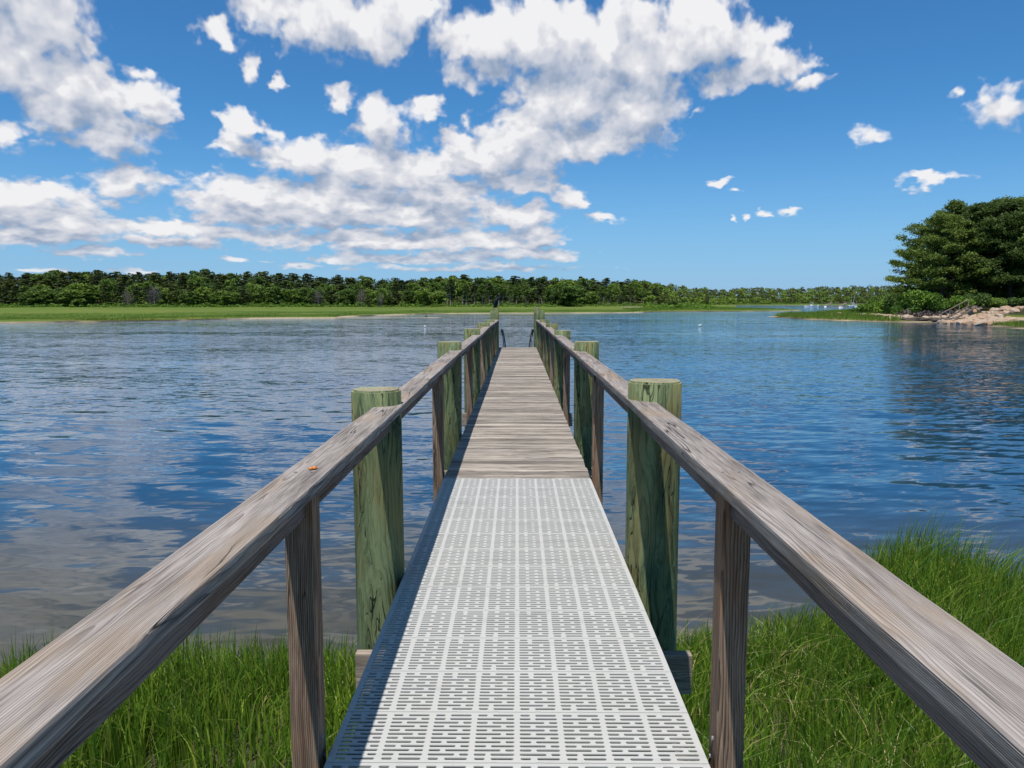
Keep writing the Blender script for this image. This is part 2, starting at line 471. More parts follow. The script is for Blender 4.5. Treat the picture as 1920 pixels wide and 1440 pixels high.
# slotted panels, 0.305 m each, real through-slots
def panel_mesh():
    L, T = 0.3045, 0.0045
    xs_cols = []
    cols = 8
    margin = 0.012
    cw = (2 * HW - 2 * margin) / cols
    rows = 12
    rp = (L - 0.020) / rows
    V, F = [], []
    def quadbox(x0, x1, y0, y1):
        i = len(V)
        for z in (0, -T):
            V.extend([(x0, y0, z), (x1, y0, z), (x1, y1, z), (x0, y1, z)])
        F.append((i, i + 1, i + 2, i + 3)); F.append((i + 7, i + 6, i + 5, i + 4))
        F.append((i, i + 4, i + 5, i + 1)); F.append((i + 1, i + 5, i + 6, i + 2))
        F.append((i + 2, i + 6, i + 7, i + 3)); F.append((i + 3, i + 7, i + 4, i))
    sw = 0.0122
    y = 0.0015
    # solid strips between rows of slots
    edges = [0.0015]
    slots = []
    for r in range(rows):
        yc = 0.010 + rp * (r + 0.5)
        slots.append((yc - sw / 2, yc + sw / 2))
    ys = [0.0015] + [v for s_ in slots for v in s_] + [L - 0.0015]
    for i in range(0, len(ys), 2):
        quadbox(-HW, HW, ys[i], ys[i + 1])
    tr = random.Random(3)
    for r, (a, b) in enumerate(slots):
        x = -HW
        segs = []
        for c in range(cols):
            x0 = -HW + margin + cw * c + 0.0085
            w = cw - 0.017
            if (r + c) % 2 == 0:
                cuts = [(0.0, 0.30), (0.41, 1.0)]
            else:
                cuts = [(0.0, 0.66), (0.77, 1.0)]
            if r in (0, rows - 1):
                cuts = [(0.02, 0.28), (0.42, 0.98)]
            for p, q in cuts:
                segs.append((x0 + w * p, x0 + w * q))
        cur = -HW
        for p, q in segs:
            if p > cur: quadbox(cur, p, a, b)
            # rounded slot ends: small chamfer wedges
            for (xe, dr) in ((p, 1), (q, -1)):
                for (ye, yr) in ((a, 1), (b, -1)):
                    i = len(V)
                    e = sw * 0.36
                    for z in (-0.0, -T):
                        V.extend([(xe, ye, z), (xe + dr * e, ye, z), (xe, ye + yr * e, z), (xe, ye, z)])
                    F.append((i, i + 1, i + 2, i)) if False else None
                    F3.append((len(V) - 8, len(V) - 7, len(V) - 6)); F3.append((len(V) - 7, len(V) - 3, len(V) - 2)); F3.append((len(V) - 7, len(V) - 2, len(V) - 6))
            cur = q
        quadbox(cur, HW, a, b)
    # skirt and ribs that carry the thin slotted sheet
    for c in range(cols + 1):
        xc = -HW + margin + cw * c
        xc = min(max(xc, -HW + .005), HW - .005)
        Z0[0] = -T
        ribbox(V, F, xc - .003, xc + .003, .004, L - .004, -T, -.030)
    ribbox(V, F, -HW + .01, HW - .01, .0020, .0045, -T, -.030); ribbox(V, F, -HW + .01, HW - .01, L - .0045, L - .0020, -T, -.030)
    # screw heads and clips along the seams
    for x in (-.592, -.205, .205, .592):
        for y in (.0078, L - .0078):
            i = len(V); n_ = 8
            for z, r in ((.0, .0042), (.0016, .0034)):
                for q in range(n_):
                    V.append((x + r * math.cos(q * .7854), y + r * math.sin(q * .7854), z))
            F3.append(tuple(i + n_ + q for q in range(n_)))
            for q in range(n_): F3.append((i + q, i + (q + 1) % n_, i + n_ + (q + 1) % n_, i + n_ + q))
    for c in range(cols):
        for y in (.0015, L - .0055):
            xc = -HW + margin + cw * (c + .5)
            ribbox(V, F, xc - .010, xc + .010, y, y + .004, .0012, .0)
    return V, F
Z0 = [0]
def ribbox(V, F, x0, x1, y0, y1, z0, z1):
    i = len(V)
    for z in (z0, z1):
        V.extend([(x0, y0, z), (x1, y0, z), (x1, y1, z), (x0, y1, z)])
    F.extend([(i, i + 1, i + 2, i + 3), (i + 7, i + 6, i + 5, i + 4), (i, i + 4, i + 5, i + 1), (i + 1, i + 5, i + 6, i + 2), (i + 2, i + 6, i + 7, i + 3), (i + 3, i + 7, i + 4, i)])
F3 = []
V_, F_ = panel_mesh()
def py_mesh(name, V, Fs):
    me = bpy.data.meshes.new(name)
    me.from_pydata(V, [], Fs)
    me.update()
    return me
pm = py_mesh('grate_panel', V_, F_ + F3)
n_pan = 20
y0 = Y_G - n_pan * 0.305
for i in range(n_pan):
    p = link('grate_panel', pm, M['grate'], pier, (0, y0 + i * 0.305, D))
# planks: one mesh, real gaps, each board slightly cupped, shifted and of its own length
mb = MB()
pitch = 0.1445
nb = int((Y_E - Y_G) / pitch) + 1
r_ = random.Random(2)
for i in range(nb):
    a = i * pitch
    vs = mb.box((-HW - r_.uniform(-.004, .006), a + r_.uniform(.001, .003), -0.037 + r_.uniform(-.002, .002)),
                (HW + r_.uniform(-.004, .006), a + pitch - r_.uniform(.006, .012), r_.uniform(-.0025, .0015)), 0.003)
planks = link('plank_deck', mb.done('plank_deck'), M['plank'], pier, (0, Y_G, D))
Y_E = Y_G + nb * pitch
# stringers below
for x in (-0.55, 0.0, 0.55):
    mb = MB(); mb.box((-0.02, 0.0, -0.12), (0.02, Y_E + 2.5, 0.12), 0.003)
    link('stringer', mb.done('stringer'), M['oldtimber'], pier, (x, -2.5, D - 0.162))
# piles
def pile_mesh(r, h_top, h_bot, seed, lean=(0, 0)):
    mb = MB(); seg = 28
    pts, rad = [], []
    n = 14
    for i in range(n + 1):
        t = i / n
        z = h_bot + (h_top - h_bot) * t
        pts.append((lean[0] * (z - h_top), lean[1] * (z - h_top), z)); rad.append(r * (1.05 - 0.05 * t))
    rings = mb.tube(pts, rad, seg)
    for i, rg in enumerate(rings):
        c = Vector(pts[i])
        for v in rg:
            d = v.co - c
            ang = math.atan2(d.y, d.x)
            f = 1 + 0.035 * mnoise.noise(Vector((math.cos(ang) * 1.3, math.sin(ang) * 1.3, pts[i][2] * 0.5 + seed * 7))) + 0.010 * mnoise.noise(Vector((math.cos(ang) * 6, math.sin(ang) * 6, pts[i][2] * 1.5 + seed)))
            v.co = c + d * f
    # eased top edge
    top = rings[-1]
    ev = [e for e in mb.bm.edges if e.verts[0] in top and e.verts[1] in top]
    bmesh.ops.bevel(mb.bm, geom=ev, offset=0.010, segments=2, affect='EDGES')
    for v in mb.bm.verts:
        if v.co.z > h_top - 0.001:
            v.co.z += 0.006 * mnoise.noise(v.co * 9)
    bmesh.ops.recalc_face_normals(mb.bm, faces=mb.bm.faces)
    for f in mb.bm.faces:
        f.material_index = 1 if f.normal.z > 0.9 else 0
        f.smooth = f.normal.z < 0.9
    me = bpy.data.meshes.new('piling'); mb.bm.to_mesh(me); mb.bm.free()
    me.materials.append(M['pile']); me.materials.append(M['piletop'])
    return me
PILES = [(-1, 4.02, .744, .129, 1.005), (1, 4.22, .756, .146, 1.03), (-1, 8.55, .755, .134, 1.02), (1, 8.3, .745, .134, 1.035),
         (-1, 12.75, .75, .134, 1.02), (1, 12.8, .748, .136, .99), (-1, 16.95, .745, .134, 1.005), (1, 16.7, .745, .134, .99),
         (-1, 21.2, .75, .128, .97), (1, 21.4, .745, .132, .97), (-1, 25.0, .745, .135, 1.17), (1, 24.85, .745, .132, 1.18)]
for i, (s, y, x, r, top) in enumerate(PILES):
    link('piling', pile_mesh(r, D + top, -1.8, i, (0.006 * (i % 3 - 1), 0.004)), None, pier, (s * x, y, 0))
# a rope-like steel strap round the two tall end piles
for s in (-1, 1):
    mb = MB(); mb.tube([(s * .745, 24.93, D + .86), (s * .745, 24.93, D + .90)], .150, 20)
    link('pile_band', mb.done('pile_band'), M['piletop'], pier)
# cross beams bolted to the piles
for k_, y in enumerate((4.0, 8.3, 12.6, 16.75, 21.15, 24.7)):
    for dy in (-0.19, ):
        mb = MB(); mb.box((-0.90 if k_ else -0.835, -0.03, -0.105), (0.90, 0.03, 0.105), 0.005)
        link('cross_beam', mb.done('cross_beam'), M['timber'], pier, (0, y + dy, D - 0.45))
# rails: cap board, brace on edge below it, 4x4 posts between the piles
JY = {-1: [-3.2, 4.02, 8.55, 12.75, 16.95, 21.2, 24.9], 1: [-3.2, 4.20, 8.3, 12.8, 16.7, 21.4, 24.9]}
JO = {-1: [0, 0, .008, -.006, .004, -.004, -.012], 1: [0, .004, -.008, .006, -.004, .002, -.012]}
JZ = {-1: [.925, .925, .930, .918, .922, .905, .885], 1: [.925, .928, .935, .915, .918, .900, .885]}
XI, XO = 0.600, 0.742
POSTS = {-1: [2.375, 6.55, 10.9, 15.3, 19.3, 23.2], 1: [2.375, 6.45, 10.6, 15.0, 19.2, 23.2]}
for s in (-1, 1):
    for i in range(len(JY[s]) - 1):
        ya, yb = JY[s][i], JY[s][i + 1]
        ox = (JO[s][i] * 1.0, JO[s][i + 1] * 1.0)
        xc = (XI + XO) / 2
        L = yb - ya - 0.004
        pa = Vector((s * (xc + ox[0]), ya, D + JZ[s][i] - .02)); pb = Vector((s * (xc + ox[1]), yb, D + JZ[s][i + 1] - .02))
        d = (pb - pa)
        def placed(name, w, h, bev, dx, dz, mat, rough):
            mb = MB()
            vs = mb.box((-w / 2, -L / 2, -h / 2), (w / 2, L / 2, h / 2), bev)
            ls = [e for e in mb.bm.edges if abs(e.verts[0].co.y - e.verts[1].co.y) > 1.0]
            bmesh.ops.subdivide_edges(mb.bm, edges=ls, cuts=max(6, int(L / .12)))
            for v in mb.bm.verts:
                q = Vector((v.co.x * 4, v.co.y * 1.1, v.co.z * 4 + i * 5 + s * 3))
                q2 = Vector((v.co.x * 9, v.co.y * 7, v.co.z * 9 + i * 5))
                v.co.x += rough * mnoise.noise(q) + rough * .4 * mnoise.noise(q2); v.co.z += rough * .8 * mnoise.noise(q + Vector((9, 0, 0)))
            me = mb.done(name)
            o = link(name, me, mat, pier, (pa + pb) / 2 + Vector((dx, 0, dz)), smooth=False)
            o.rotation_euler = (math.atan2(d.z, d.y), 0, -math.atan2(d.x, d.y))
            return o
        hr = placed('hand_rail', XO - XI, 0.040, 0.008, 0, 0, M['rail'], 0.0045)
        for yy in [y_ for y_ in POSTS[s] if ya < y_ < yb] + [ya + .25, yb - .25]:
            if yy < .5: continue
            for dx_ in (-.028, .022):
                mb = MB(); mb.tube([(dx_, yy - (ya + yb) / 2, .0185), (dx_, yy - (ya + yb) / 2, .0225)], .0048, 8)
                link('screw', mb.done('screw'), M['steel'], hr)
        placed('rail_brace', 0.038, 0.092, 0.004, s * (0.678 - xc), -0.067, M['brace'], 0.003)
for s in (-1, 1):
    for i, y in enumerate(POSTS[s]):
        mb = MB(); top = .885 - 0.006 * i
        mb.box((-.045, -.045, -.42), (.045, .045, top - .002), 0.005)
        p = link('rail_post', mb.done('rail_post'), M['post'], pier, (s * .682, y, D))
        for (by, bz) in ((-.01, .05), (.02, -.03)):
            mb = MB(); mb.tube([(-s * .045, by, bz), (-s * .0495, by, bz)], .008, 8)
            link('bolt', mb.done('bolt'), M['steel'], p)
# a small orange shell fragment on the left rail
q = Vector((-0.678, 0, 0))
tt = (CAM_H - (D + .926)); dd = ray(589, 880); t = -tt / dd.z
mb = MB(); mb.blob((0, 0, .005), (.009, .007, .006), 2, .4, 2); mb.blob((-.009, -.006, .004), (.007, .005, .005), 2, .4, 5); mb.blob((.008, .010, .003), (.004, .003, .003), 1, .3, 7)
sh = link('shell_fragment', mb.done('shell_fragment'), simple('orange_shell', (.62, .22, .05), .45, .5, 0, .5, 160), None, (dd.x * t, dd.y * t, D + .926), True)
tag(sh, 'tiny orange crab shell crumb lying on the left hand rail', 'shell')

# gangway and float beyond the end
gw = empty('gangway', (0, Y_E, 0), 'sloping gangway with dark handrails dropping from the pier end to the float', 'gangway')
ga, gb = Vector((0, .06, D - .06)), Vector((0, 7.2, .42))
def gl(x, h, t):
    p = ga.lerp(gb, t); return (x, p.y, p.z + h)
mb = MB()
mb.beam(gl(0, 0, 0), gl(0, 0, 1), .84, .05)
link('walkway', mb.done('walkway'), M['oldtimber'], gw)
for s in (-1, 1):
    mb = MB(); mb.tube([gl(s * .50, .60, .02), gl(s * .50, .66, .05), gl(s * .49, .68, .5), gl(s * .49, .68, .98)], .043, 10)
    link('handrail', mb.done('handrail'), M['darkmetal'], gw)
    for t_ in (.07, .36, .66, .95):
        mb = MB(); mb.tube([gl(s * .47, -.02, t_), gl(s * .47, .50, t_)], .017, 8)
        link('stanchion', mb.done('stanchion'), M['steel'], gw)
fl = empty('floating_dock', (0, Y_E + 9.2, 0), 'low wooden float moored beyond the end of the pier', 'dock')
mb = MB()
for i in range(28): mb.box((-.72, -2.0 + i * .145, .36), (.72, -2.0 + i * .145 + .138, .40), .003)
link('plank_deck', mb.done('plank_deck'), M['plank'], fl)
for s in (-1, 1):
    mb = MB(); mb.box((-.2, -1.9, -.25), (.2, 1.9, .30), .03)
    link('pontoon', mb.done('pontoon'), M['oldtimber'], fl, (s * .45, 0, 0))
for (x, y, top, r, lab) in ((-.935, 34.0, 2.80, .115, 'farthest left green mooring pile with the dark bird on it'), (.845, 34.0, 2.84, .125, 'farthest right green mooring pile, slim and split down its face')):
    o = link('mooring_piling', pile_mesh(r, top, -1.8, 40 + x, (0, 0)), None, None, (x, y, 0))
    tag(o, lab, 'pile')

# ---------------------------------------------------------------- land
def interp(tab, x):
    xs = [t[0] for t in tab]; ys = [t[1] for t in tab]
    return np.interp(x, xs, ys)

def dist_of(py, h=0.0):
    return (CAM_H - h) * FPX / (py - 566.0)

# tables are read by column of the photograph (x) and give metres ahead
SHORE = [(-900, 62), (-500, 80), (-200, 101), (0, 113), (100, 117), (130, 119), (160, 117), (300, 124), (400, 131), (480, 139), (560, 141), (625, 143), (640, 152), (700, 168), (760, 184), (800, 197),
         (870, 203), (1000, 210), (1180, 218), (1240, 235), (1300, 242), (1400, 250), (1495, 268), (1520, 300), (1560, 640), (1700, 700), (2400, 760)]
BACKW = [(1495, 262), (1440, 285), (1380, 330), (1370, 470)]
TREE0 = [(-900, 250), (-400, 330), (0, 372), (300, 384), (600, 392), (900, 405), (1050, 430), (1150, 470), (1250, 560), (1350, 700), (1450, 820), (1700, 900), (2400, 950)]
SKYL = [(-900, 512), (-300, 512), (0, 514), (80, 508), (180, 504), (260, 511), (380, 507), (460, 510), (600, 513), (700, 520), (760, 521), (850, 516), (1000, 518), (1100, 521), (1205, 525), (1240, 532),
        (1300, 537), (1340, 543), (1380, 541), (1420, 538), (1450, 541), (1550, 537), (1690, 534), (2400, 530)]

def col_of(X, Y):
    """photograph column in which a point of the ground lies"""
    # inverse of the yawed pinhole for horizontal directions
    a = np.arctan2(X, Y) + YAW
    return 960 + FPX * np.tan(np.clip(a, -1.3, 1.3)) / math.cos(PITCH)

def fbm(x, y, seed=0, octs=4):
    r = np.zeros_like(x)
    rg = np.random.default_rng(seed)
    amp = 1.0
    f = 1.0
    for o in range(octs):
        for j in range(3):
            a = rg.uniform(0, 6.28); ph = rg.uniform(0, 6.28)
            r += amp * np.sin((x * math.cos(a) + y * math.sin(a)) * f * rg.uniform(.7, 1.4) + ph) / 3
        amp *= .55; f *= 2.1
    return r

def smooth(x):
    x = np.clip(x, 0, 1); return x * x * (3 - 2 * x)

def pt_seg_poly(X, Y, poly):
    """signed distance to a polygon, positive inside"""
    P = np.array(poly); n = len(P)
    d = np.full(X.shape, 1e9); inside = np.zeros(X.shape, bool)
    for i in range(n):
        a = P[i]; b = P[(i + 1) % n]
        ex, ey = b - a
        wx, wy = X - a[0], Y - a[1]
        t = np.clip((wx * ex + wy * ey) / (ex * ex + ey * ey), 0, 1)
        d = np.minimum(d, np.hypot(wx - ex * t, wy - ey * t))
        c = ((a[1] > Y) != (b[1] > Y)) & (X < (b[0] - a[0]) * (Y - a[1]) / ((b[1] - a[1]) if b[1] != a[1] else 1e-9) + a[0])
        inside ^= c
    return np.where(inside, d, -d)

def gp(px, py, h=0):
    v = ground(px, py, h); return (v.x, v.y)

def D2(px, d):
    v = at(px, d); return (v.x, v.y)

# right-hand headland: marsh tongue, sand, boulder bank and the pine wood behind it
HEAD = [D2(1432, 163), D2(1470, 146), D2(1520, 134), D2(1580, 127), D2(1640, 119), D2(1700, 116), D2(1760, 114), D2(1810, 108), D2(1860, 97), D2(1920, 87), D2(2050, 74), D2(2300, 62), D2(3200, 60),
        D2(3200, 330), D2(2100, 380), D2(1840, 330), D2(1700, 300), D2(1640, 250), D2(1600, 210), D2(1560, 190), D2(1500, 172), D2(1455, 170)]
BANK = [D2(1672, 124), D2(1700, 122.5), D2(1740, 121), D2(1800, 117), D2(1850, 111), D2(1920, 101), D2(2050, 88), D2(2300, 76), D2(3200, 74), D2(3200, 330), D2(2100, 380), D2(1840, 300), D2(1720, 230), D2(1680, 160)]
# middle spit with bushes and the far point
SPIT = [D2(1180, 219), D2(1240, 236), D2(1300, 243), D2(1400, 251), D2(1497, 268), D2(1500, 276), D2(1440, 290), D2(1390, 330), D2(1360, 420), D2(1240, 430), D2(1225, 330), D2(1160, 300)]
TONGUE2 = [D2(1518, 205), D2(1560, 196), D2(1640, 190), D2(1700, 240), D2(1660, 260), D2(1600, 250), D2(1535, 225)]

def height(X, Y):
    c = col_of(X, Y)
    r = Y
    wob = fbm(X * .05, Y * .05, 3) * 3.0
    sh = interp(SHORE, c)
    sd = (r - sh) + wob                               # main far shore
    h = -1.3 + 1.3 * smooth((sd + 18) / 18) + 0.42 * smooth(sd / 3.0)
    # sandbar
    bar = smooth(1 - np.abs(r - interp([(500, 144), (640, 147), (760, 150), (920, 153)], c)) / 5.0) * smooth((c - 480) / 60) * smooth((935 - c) / 120)
    h = np.maximum(h, -1.3 + 1.36 * bar)
    # pond between the spit and the main marsh
    pond = smooth((c - 1160) / 15) * smooth((1245 - c) / 15) * smooth((r - 345) / 12) * smooth((450 - r) / 15)
    h = h - pond * 1.0
    creek = smooth((c - 1375) / 12) * smooth((r - 275 - np.clip(1500 - c, 0, 200) * .5) / 15) * smooth((700 - r) / 40)
    h = h - creek * 1.5
    tr = interp(TREE0, c)
    # wooded rise
    rise = (interp([(-900, 9), (0, 9), (300, 9), (700, 6.0), (1000, 5.5), (1200, 4), (1350, 5), (1700, 9), (2400, 9)], c))
    h = h + smooth((r - tr + 10) / 115) * rise + 0.4 * smooth((r - tr + 18) / 16)
    for poly, top, edge in ((SPIT, .45, 5.0), (HEAD, .28, 5.0), (TONGUE2, .5, 5.0)):
        s = pt_seg_poly(X, Y, poly) + fbm(X * .12, Y * .12, 5) * .8
        h = np.maximum(h, -1.3 + (1.3) * smooth((s + 9) / 9) + top * smooth(s / edge))
    s = pt_seg_poly(X, Y, BANK)
    h = np.where(s > -1, np.maximum(h, .28 + 1.75 * smooth((s + 1.0) / 9.0) + 1.0 * smooth((s - 9) / 40)), h)
    h = h + 0.05 * fbm(X * .35, Y * .35, 9, 3) * (h > .1)
    return h

def ground_mat():
    m_, k = newmat('marsh_and_sand')
    ge = k.n('ShaderNodeNewGeometry')
    P = ge.outputs['Position']
    z = k.n('ShaderNodeSeparateXYZ', {0: P}).outputs[2]
    yv = k.n('ShaderNodeSeparateXYZ', {0: P}).outputs[1]
    n1 = k.noise(k.v('MULTIPLY', P, (.012, .055, 0)), 1.0, 6, .65)
    n2 = k.noise(P, 0.55, 5, .65)
    n3 = k.noise(P, 3.0, 4, .7)
    grass = k.ramp(n1, [(.34, (.050, .090, .016)), (.45, (.090, .150, .024)), (.54, (.130, .180, .030)), (.64, (.185, .175, .050))])
    grass = k.mix(k.mr(n2, .45, .75, 0, .55), grass, (.060, .115, .020))
    grass = k.mix(k.mr(n3, .5, .8, 0, .35), grass, (.19, .22, .06))
    sand = k.ramp(n2, [(.3, (.34, .26, .16)), (.7, (.50, .41, .28))])
    mud = k.ramp(n3, [(.3, (.045, .040, .030)), (.7, (.10, .085, .06))])
    c = k.mix(k.mr(k.m('ADD', z, k.m('MULTIPLY', k.m('SUBTRACT', n2, .5), .25)), .10, .24, 0, 1, True), k.mix(k.mr(n1, .42, .56), sand, mud), grass)
    forest = k.mix(n2, (.030, .034, .014), (.050, .060, .020))
    c = k.mix(k.mr(z, .95, 1.4, 0, 1, True), c, forest)
    finish(k, c, .95, n3, .6, .15, .1)
    return m_
M['land'] = ground_mat()

# one outer sheet of sea bed and far land to the horizon
def polar(name, th0, th1, nth, r0, r1, nr, hf, lower=0.0):
    th = np.linspace(th0, th1, nth)
    rr = np.exp(np.linspace(math.log(r0), math.log(r1), nr))
    T, Rr = np.meshgrid(th, rr)
    X = Rr * np.sin(T); Y = Rr * np.cos(T)
    Z = hf(X, Y) - lower
    V = np.stack([X, Y, Z], -1).reshape(-1, 3)
    i = np.arange(nr - 1)[:, None] * nth + np.arange(nth - 1)[None, :]
    i = i.ravel()
    Q = np.stack([i, i + 1, i + 1 + nth, i + nth], -1)[:, ::-1]
    return np_mesh(name, V, Q)
me = polar('far_shore', R(-46), R(50), 900, 55, 1500, 420, height)
o = link('far_shore', me, M['land'], smooth=True); tag(o, kind='structure')
mb = MB()
S = 4500
vs = [mb.bm.verts.new(p) for p in ((-S, -S, -1.9), (S, -S, -1.9), (S, S, -1.9), (-S, S, -1.9))]
mb.bm.faces.new(vs)
o = link('ground', mb.done('ground'), M['land']); tag(o, kind='structure')

# near bank under and beside the pier
NEARL = [(-20, 4.6), (-9.5, 5.0), (-6.0, 5.5), (-4.2, 5.8), (-2.6, 6.1), (-1.2, 6.1), (0, 6.1), (1.1, 6.4), (1.9, 6.8), (2.6, 7.0), (3.2, 7.6), (3.8, 8.2), (4.6, 8.2), (5.2, 7.6), (6.0, 7.1), (9.0, 6.9), (14, 7.0), (20, 7.4), (20, -25), (-20, -25)]
def near_h(X, Y):
    s = pt_seg_poly(X, Y, NEARL) + .15 * fbm(X * 1.1, Y * 1.1, 21)
    h = -1.2 + 1.15 * smooth((s + 11.0) / 11.0) + 0.14 * smooth((s + .1) / .8) + .40 * smooth((s - .3) / 6.0) + .9 * smooth((-Y - 1) / 8)
    return h + .02 * fbm(X * 5, Y * 5, 22)
def near_ground_mat():
    m_, k = newmat('silty_bank')
    ge = k.n('ShaderNodeNewGeometry'); P = ge.outputs['Position']
    n = k.noise(P, 3.0, 6, .65); n2 = k.noise(P, 22, 4, .7)
    c = k.ramp(n, [(.3, (.040, .036, .024)), (.55, (.085, .075, .05)), (.75, (.15, .13, .09))])
    c = k.mix(k.m('MULTIPLY', n2, .5), c, (.06, .07, .03))
    finish(k, c, .9, n2, .6, .03, .2)
    return m_
xs = np.linspace(-20, 20, 260); ys = np.linspace(-14, 26, 260)
Xg, Yg = np.meshgrid(xs, ys); Zg = near_h(Xg, Yg)
i = (np.arange(259)[:, None] * 260 + np.arange(259)[None, :]).ravel()
me = np_mesh('near_bank', np.stack([Xg, Yg, Zg], -1).reshape(-1, 3), np.stack([i, i + 1, i + 261, i + 260], -1))
o = link('near_bank', me, near_ground_mat(), smooth=True); tag(o, kind='structure')

# ---------------------------------------------------------------- water
def water_mat():
    m_, k = newmat('tidal_water')
    ge = k.n('ShaderNodeNewGeometry'); P = ge.outputs['Position']
    sp = k.n('ShaderNodeSeparateXYZ', {0: P})
    y = sp.outputs[1]; x = sp.outputs[0]
    dist = k.v('LENGTH', P)
    # wind: long lazy ripples close in, small chop further out, calm slicks in between
    gust = k.noise(k.v('MULTIPLY', P, (.010, .030, 0)), 1.0, 4, .55)
    gust = k.mr(gust, .36, .60, .30, 1.0, True)
    Pr = k.n('ShaderNodeVectorRotate', {'Vector': P, 'Angle': R(9)}, rotation_type='Z_AXIS').outputs[0]
    Pr2 = k.n('ShaderNodeVectorRotate', {'Vector': P, 'Angle': R(-16)}, rotation_type='Z_AXIS').outputs[0]
    a = k.noise(k.v('MULTIPLY', Pr, (.75, 2.1, 0)), 1.0, 2, .45, .4)
    b = k.noise(k.v('MULTIPLY', Pr2, (2.2, 6.5, 0)), 1.0, 2, .5, .3)
    c = k.noise(k.v('MULTIPLY', Pr, (7, 15, 0)), 1.0, 2, .5)
    sw = k.noise(k.v('MULTIPLY', Pr2, (.22, .55, 0)), 1.0, 1, .5)
    farw = k.mr(dist, 7, 40, 0, 1, True)
    # slopes of the surface, one field per wavelength; independent of how far off they are seen
    def slope(v, rx, ry, det=2):
        nd = k.n('ShaderNodeTexNoise', {'Vector': v, 'Scale': 1.0, 'Detail': det, 'Roughness': .5, 'Distortion': .25})
        return k.v('MULTIPLY', k.v('SUBTRACT', nd.outputs[1], (.5, .5, .5)), (rx, ry, 0))
    def scaled(v, f):
        return k.v('MULTIPLY', v, k.n('ShaderNodeCombineXYZ', {0: f, 1: f, 2: 0.0}).outputs[0])
    s0 = slope(k.v('MULTIPLY', Pr2, (.13, .34, 0)), .03, .07, 1)
    s1 = scaled(slope(k.v('MULTIPLY', Pr, (.62, 2.6, 0)), .09, .30, 1), k.mr(farw, 0, 1, 1.0, .5))
    s2 = slope(k.v('MULTIPLY', Pr2, (2.0, 6.8, 0)), .15, .38, 1)
    s3 = slope(k.v('MULTIPLY', Pr, (7, 18, 0)), .18, .34, 2)
    sf = slope(k.v('MULTIPLY', Pr, (.05, .16, 0)), .03, .07, 2)
    S_ = k.v('ADD', k.v('ADD', s0, s1), sf)
    S_ = k.v('ADD', S_, scaled(s2, k.m('MULTIPLY', gust, k.mr(farw, 0, 1, .80, 1.0))))
    S_ = k.v('ADD', S_, scaled(s3, k.m('MULTIPLY', gust, k.mr(farw, 0, 1, .14, .9))))
    bn = k.v('NORMALIZE', k.v('ADD', S_, (0, 0, 1)))
    # the body colour: silty over the shallow bed, deep blue-green further out
    shallow = k.mr(y, 7.0, 13.0, 1.0, 0.0, True)
    sn = k.noise(P, .6, 4, .6)
    body = k.mix(k.m('MULTIPLY', shallow, 1.0), (.012, .055, .118), k.mix(sn, (.040, .043, .035), (.070, .068, .054)))
    br = k.n('ShaderNodeBsdfPrincipled', {'Base Color': body, 'Roughness': .05, 'IOR': 1.333, 'Specular IOR Level': .5})
    k.put(br.inputs['Normal'], bn)
    k.put(k.n('ShaderNodeOutputMaterial').inputs[0], br.outputs[0])
    return m_
mb = MB()
S = 4400
vs = [mb.bm.verts.new(p) for p in ((-S, -60, 0), (S, -60, 0), (S, S, 0), (-S, S, 0))]
mb.bm.faces.new(vs)
o = link('water', mb.done('water'), water_mat()); tag(o, kind='structure')

# ---------------------------------------------------------------- grass blades
def blade_mat(name, lo, mid, hi, tr=.35):
    m_, k = newmat(name)
    ge = k.n('ShaderNodeNewGeometry')
    r1 = ge.outputs['Random Per Island']
    c = k.ramp(r1, [(0.0, lo), (.5, mid), (.93, hi), (.965, (.42, .36, .16))])
    n = k.noise(ge.outputs['Position'], .9, 3, .6)
    c = k.mix(k.mr(n, .35, .7, 0, .6), c, lo)
    finish(k, c, .42, None, spec=.45, trans=(tr, k.mix(.5, c, hi)))
    return m_
M['blade'] = blade_mat('green_marsh_blade', (.052, .135, .014), (.155, .300, .026), (.40, .52, .070), .42)
M['far_blade'] = blade_mat('far_marsh_blade', (.125, .230, .024), (.190, .320, .036), (.27, .36, .06), .45)

def blades(name, base, hgt, wid, lean, segs, mat, seed, parent=None):
    """base (N,3); every blade is a bent tapering strip"""
    rg = np.random.default_rng(seed)
    N = len(base)
    th = rg.uniform(0, 2 * math.pi, N)
    fd = rg.uniform(0, 2 * math.pi, N)
    dirx, diry = np.cos(th), np.sin(th)
    wx, wy = np.cos(fd), np.sin(fd)
    ts = np.linspace(0, 1, segs + 1)
    V = np.zeros((N, (segs + 1) * 2, 3), np.float32)
    curve = rg.uniform(1.6, 3.2, N)
    for j, t in enumerate(ts):
        off = lean * t ** curve
        z = hgt * (t - .35 * np.clip(lean / hgt, 0, 1.2) * t ** 3)
        w = wid * (1 - t ** 1.6) * .5 + .0004
        cx = base[:, 0] + dirx * off; cy = base[:, 1] + diry * off; cz = base[:, 2] + z
        V[:, 2 * j, 0] = cx - wx * w; V[:, 2 * j, 1] = cy - wy * w; V[:, 2 * j, 2] = cz
        V[:, 2 * j + 1, 0] = cx + wx * w; V[:, 2 * j + 1, 1] = cy + wy * w; V[:, 2 * j + 1, 2] = cz
    nv = (segs + 1) * 2
    q = []
    for j in range(segs):
        q.append([2 * j, 2 * j + 1, 2 * j + 3, 2 * j + 2])
    q = np.array(q)
    Q = (np.arange(N)[:, None, None] * nv + q[None]).reshape(-1, 4)
    me = np_mesh(name, V.reshape(-1, 3), Q)
    return link(name, me, mat, parent)

